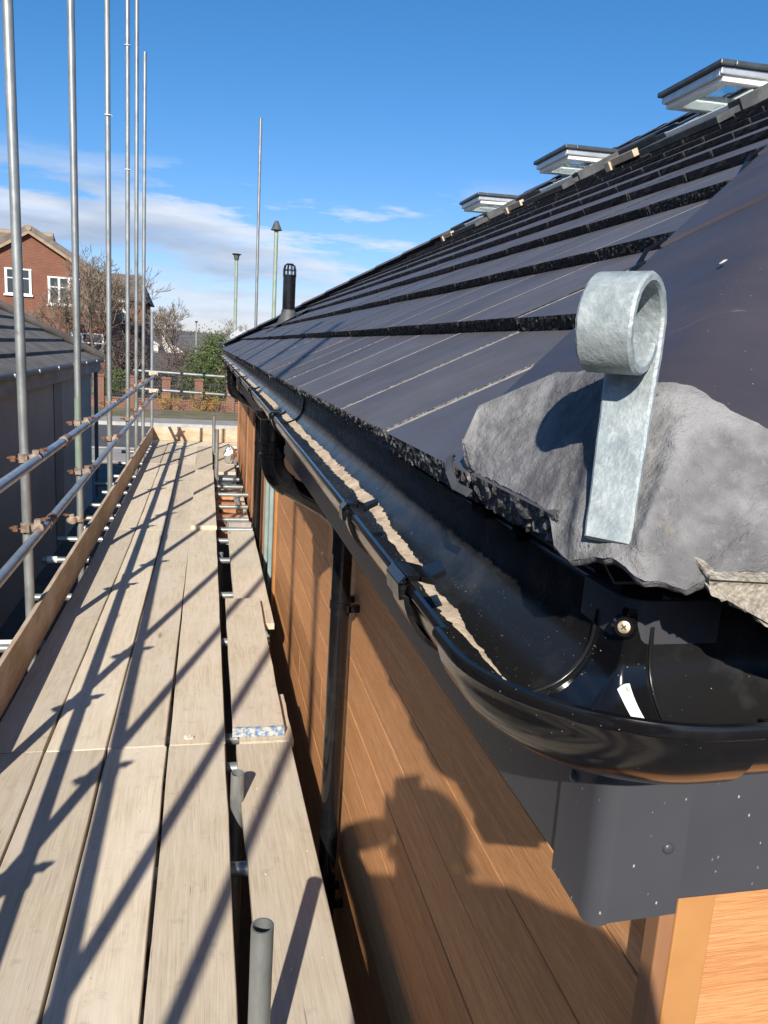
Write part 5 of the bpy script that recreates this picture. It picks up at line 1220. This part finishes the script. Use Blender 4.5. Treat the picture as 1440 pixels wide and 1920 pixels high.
leaf_cloud('evergreen_shrub', 'tall green conifer-like shrub behind the railings, near the gutter end', 'shrub', 0.35, 36.0, GZ, 1.15, 1.0, 3.15, 7500, 0.10, 'bush leaf', 3, lambda v: (1 - v) ** 0.55 * (0.6 + 0.8 * min(1, v * 4)))
leaf_cloud('evergreen_shrub', 'rounder green shrub right of the conifer-like one, partly behind the gutter', 'shrub', 1.55, 37.0, GZ, 1.0, 0.9, 2.3, 4000, 0.10, 'bush leaf', 6, lambda v: (1 - v) ** 0.5)
leaf_cloud('evergreen_shrub', 'small dark green shrub left behind the brick piers', 'shrub', -3.7, 36.2, GZ, 0.8, 0.8, 1.3, 1800, 0.09, 'bush leaf', 8, lambda v: (1 - v) ** 0.5)
leaf_cloud('purple_shrub', 'wide dark purple-brown leafless shrub behind the railings', 'shrub', -1.0, 37.0, GZ, 1.7, 1.1, 2.4, 6000, 0.07, 'purple twig', 4, lambda v: (1 - v * v) ** 0.5, 10)
leaf_cloud('purple_shrub', 'dark brown leafless shrub left of the far guard rails', 'shrub', -3.6, 38.5, GZ, 1.5, 1.1, 2.9, 5000, 0.07, 'purple twig', 7, lambda v: (1 - v * v) ** 0.5, 10)
leaf_cloud('purple_shrub', 'brown hedge shrub under the brick house', 'shrub', -6.0, 39.5, GZ, 1.6, 1.1, 2.4, 4000, 0.07, 'purple twig', 19, lambda v: (1 - v * v) ** 0.5, 10)
leaf_cloud('forsythia_bush', 'yellow flowering forsythia before the middle brick pier', 'bush', -0.35, 33.4, GZ, 0.50, 0.4, 1.05, 700, 0.045, 'forsythia flower', 5, lambda v: 0.5 + 0.5 * v, 10, 'forsythia in flower')
leaf_cloud('forsythia_bush', 'low yellow forsythia at the left brick pier', 'bush', -1.5, 33.4, GZ, 0.45, 0.4, 0.6, 400, 0.05, 'forsythia flower', 15, lambda v: 0.5 + 0.5 * v, 10, 'forsythia in flower')
leaf_cloud('forsythia_bush', 'low yellow forsythia right of the tall yellow one', 'bush', 0.45, 33.5, GZ, 0.40, 0.4, 0.62, 400, 0.05, 'forsythia flower', 25, lambda v: 0.5 + 0.5 * v, 10, 'forsythia in flower')
# bare woodland over the hill, one mass
m = MB(); rnd = random.Random(31)
for k in range(520):
    v = rnd.random(); u = rnd.uniform(0.30, 0.68); p = Vector(hillf(u, 0.12 + 0.72 * v)); hh = rnd.uniform(2.2, 4.2) * (0.55 + 0.45 * v) * 0.62; w = hh * 0.5
    for q in range(34):
        a = rnd.uniform(0, 2 * PI); r = w * math.sqrt(rnd.random()); b0 = p + Vector((0, 0, hh * 0.2)); e = p + Vector((r * math.cos(a), r * math.sin(a), hh * rnd.uniform(0.5, 1.0) * (1 - 0.35 * (r / w) ** 2)))
        s = Vector((rnd.gauss(0, 1), rnd.gauss(0, 1), rnd.gauss(0, 0.3))).normalized() * rnd.uniform(0.05, 0.16); mid = (b0 + e) / 2
        m.add([mid - s, mid + s, e], [(0, 1, 2)])
tag(m.build('woodland', 'twig'), 'brown leafless woodland on the far hill', 'woodland', kind='stuff')
# ------------------------------------------------------------------ lamp posts
def lamp(x, y, top, r, label, arm):
    l = tag(empty('street_lamp', (x, y, GZ)), label, 'street lamp', 'street lamps beyond the road')
    m = MB(); m.sweep([(x, y, GZ), (x, y, GZ + 1.4), (x, y, GZ + 1.45), (x, y, top)], [r * 1.7, r * 1.7, r * 1.05, r], 12); m.build('post', 'lamp post paint', l, smooth=40)
    m = MB()
    if arm: m.sweep([(x, y, top - 0.02), (x, y, top + 0.06), (x, y, top + 0.26), (x, y, top + 0.34), (x, y, top + 0.36)], [r * 1.1, r * 1.6, r * 1.9, r * 3.2, r * 2.6], 14)
    else: m.sweep([(x, y, top - 0.02), (x, y, top + 0.02), (x, y, top + 0.06), (x, y, top + 0.24), (x, y, top + 0.40)], [r * 1.2, r * 3.0, r * 2.6, r * 1.7, r * 0.9], 14)
    m.build('lamp_head', 'lamp head grey', l, smooth=40)
lamp(1.62, 49, 4.75, 0.09, 'green lamp post with dark cup-shaped head, left of the tall scaffold pole', True)
lamp(2.85, 36, 4.85, 0.085, 'green lamp post with disc-shaped head, right of the tall scaffold pole', False)
lamp(-1.9, 150, 3.1, 0.11, 'small distant lamp post over the hill', True)
# ------------------------------------------------------------------ the photographer (seen by the shadow on the cladding)
def skin_body(name, verts, edges, radii, mat, parent, root=0, sub=2):
    me = bpy.data.meshes.new(name); o_ = off(parent); me.from_pydata([tuple(Vector(v) - o_) for v in verts], edges, []); ob = link(name, me, parent, o_)
    ob.modifiers.new('skin', 'SKIN')
    if not me.skin_vertices: 
        bm = bmesh.new(); bm.from_mesh(me); bm.verts.layers.skin.verify(); bm.to_mesh(me); bm.free()
    for i, r in enumerate(radii):
        sv = me.skin_vertices[0].data[i]; sv.radius = (r, r) if isinstance(r, (int, float)) else r; sv.use_root = (i == root)
    s = ob.modifiers.new('sub', 'SUBSURF'); s.levels = sub; s.render_levels = sub; me.materials.append(MATS[mat]); return ob
PX0, PY0 = -0.112, -0.40
per = tag(empty('person', (PX0, PY0 - 0.06, DZ)), 'person in dark jacket holding a phone up, standing at the near platform end', 'person')
V = [(PX0, PY0 - 0.08, -0.70), (PX0, PY0 - 0.08, -0.48), (PX0, PY0 - 0.05, -0.26), (PX0, PY0 - 0.03, -0.10), (PX0, PY0 - 0.01, -0.03), (PX0 + 0.0, PY0 + 0.01, 0.06), (PX0 + 0.0, PY0 + 0.02, 0.15), (PX0, PY0 + 0.01, 0.205),
     (PX0 - 0.19, PY0 - 0.02, -0.10), (PX0 - 0.24, PY0 + 0.22, -0.07), (PX0 + 0.02, -0.06, -0.07),
     (PX0 + 0.21, PY0 - 0.04, -0.035), (PX0 + 0.29, PY0 - 0.05, -0.38), (PX0 + 0.22, PY0 + 0.12, -0.60),
     (PX0 - 0.10, PY0 - 0.08, -0.78), (PX0 - 0.11, PY0 - 0.05, -1.18), (PX0 - 0.11, PY0 - 0.09, -1.56), (PX0 - 0.12, PY0 + 0.08, -1.605),
     (PX0 + 0.10, PY0 - 0.08, -0.78), (PX0 + 0.11, PY0 - 0.05, -1.18), (PX0 + 0.11, PY0 - 0.09, -1.56), (PX0 + 0.13, PY0 + 0.08, -1.605),
     (-0.060, -0.028, -0.035), (PX0 + 0.21, PY0 + 0.19, -0.65)]
Ed = [(0, 1), (1, 2), (2, 3), (3, 4), (4, 5), (5, 6), (6, 7), (3, 8), (8, 9), (9, 10), (3, 11), (11, 12), (12, 13), (0, 14), (14, 15), (15, 16), (16, 17), (0, 18), (18, 19), (19, 20), (20, 21), (10, 22), (13, 23)]
Rr = [(0.15, 0.10), (0.14, 0.10), (0.16, 0.11), (0.10, 0.08), 0.055, (0.068, 0.085), (0.078, 0.095), (0.055, 0.07), 0.06, 0.042, 0.027, 0.06, 0.042, 0.028, 0.085, 0.058, 0.038, 0.035, 0.085, 0.058, 0.038, 0.035, (0.036, 0.016), (0.036, 0.016)]
# fingers: the left hand grips the phone's lower half, the right hangs loose
def fingers(root_i, base, dirs):
    for ch in dirs:
        prev = root_i; p = Vector(base)
        for d, r in ch:
            p = p + Vector(d); V.append(tuple(p)); Rr.append(r); Ed.append((prev, len(V) - 1)); prev = len(V) - 1
fingers(22, (-0.060, -0.028, -0.035), [[((-0.034, -0.004, 0.030 - 0.018 * k), 0.009), ((-0.012, 0.020, 0.004), 0.008), ((0.014, 0.008, 0.002), 0.0075)] for k in range(4)] + [[((0.034, -0.012, 0.012), 0.010), ((0.016, -0.002, 0.022), 0.009), ((-0.006, 0.0, 0.022), 0.008)]])
fingers(23, (PX0 + 0.21, PY0 + 0.19, -0.65), [[((-0.03 + 0.02 * k, 0.05, -0.035), 0.009), ((0, 0.02, -0.03), 0.008), ((0, 0.004, -0.022), 0.0075)] for k in range(4)] + [[((-0.045, 0.02, 0.004), 0.010), ((-0.008, 0.026, -0.008), 0.009)]])
skin_body('body', V, Ed, Rr, 'skin', per)
J = [V[i] for i in (0, 1, 2, 3, 8, 9, 10, 11, 12, 13)] + [(PX0, PY0 - 0.02, -0.01)]
skin_body('jacket', J, [(0, 1), (1, 2), (2, 3), (3, 4), (4, 5), (5, 6), (3, 7), (7, 8), (8, 9), (3, 10)], [(0.17, 0.12), (0.165, 0.12), (0.18, 0.125), (0.135, 0.10), 0.085, 0.058, 0.04, 0.105, 0.066, 0.042, (0.105, 0.085)], 'jacket', per)
Tq = [V[i] for i in (0, 14, 15, 16, 18, 19, 20)]
skin_body('trousers', Tq, [(0, 1), (1, 2), (2, 3), (0, 4), (4, 5), (5, 6)], [(0.155, 0.11), 0.098, 0.072, 0.058, 0.098, 0.072, 0.058], 'trousers', per)
m = MB(); hc = Vector((PX0, PY0 - 0.005, 0.155))
m.grid(lambda u, v: hc + Vector((0.088 * math.sin(PI * v * 0.56) * math.cos(2 * PI * u), 0.105 * math.sin(PI * v * 0.56) * math.sin(2 * PI * u) - 0.012, 0.098 * math.cos(PI * v * 0.56))) * (1 + 0.03 * nz((u * 20, v * 20, 0))), 24, 10); m.build('hair', 'hair', per, smooth=60)
m = MB(); m.sweep([hc + Vector((0, 0.10, -0.075)), hc + Vector((0, 0.122, -0.09)), hc + Vector((0, 0.112, -0.10))], [0.007, 0.013, 0.010], 8); m.build('nose', 'skin', per, smooth=60)
for sx in (-1, 1):
    m = MB(); m.sweep([hc + Vector((sx * 0.034, 0.088, -0.07)), hc + Vector((sx * 0.034, 0.097, -0.07))], [0.011, 0.006], 10); m.build('eye', 'white joinery', per, smooth=60)
    m = MB(); m.sweep([hc + Vector((sx * 0.082, -0.005, -0.05)), hc + Vector((sx * 0.092, -0.012, -0.075)), hc + Vector((sx * 0.082, -0.002, -0.105))], [0.012, 0.016, 0.008], 8); m.build('ear', 'skin', per, smooth=60)
m = MB(); m.obox(hc + Vector((0, 0.094, -0.135)), (0.022, 0, 0), (0, 0.006, 0), (0, 0, 0.005)); m.build('mouth', 'hair', per)
ph = tag(empty('phone', (-0.040, -0.013, -0.026)), 'black phone held up in the left hand at the near platform end', 'phone')
m = MB(); m.obox((-0.042, -0.013, -0.020), (0.0385, 0, 0.0), (0, 0.0042, 0), (0, 0, 0.0755)); m.build('case', 'phone case', ph, bevel=0.0038)
m = MB(); m.obox((-0.042, -0.01745, -0.020), (0.0355, 0, 0), (0, 0.0001, 0), (0, 0, 0.0725)); m.build('screen', 'window glass', ph)
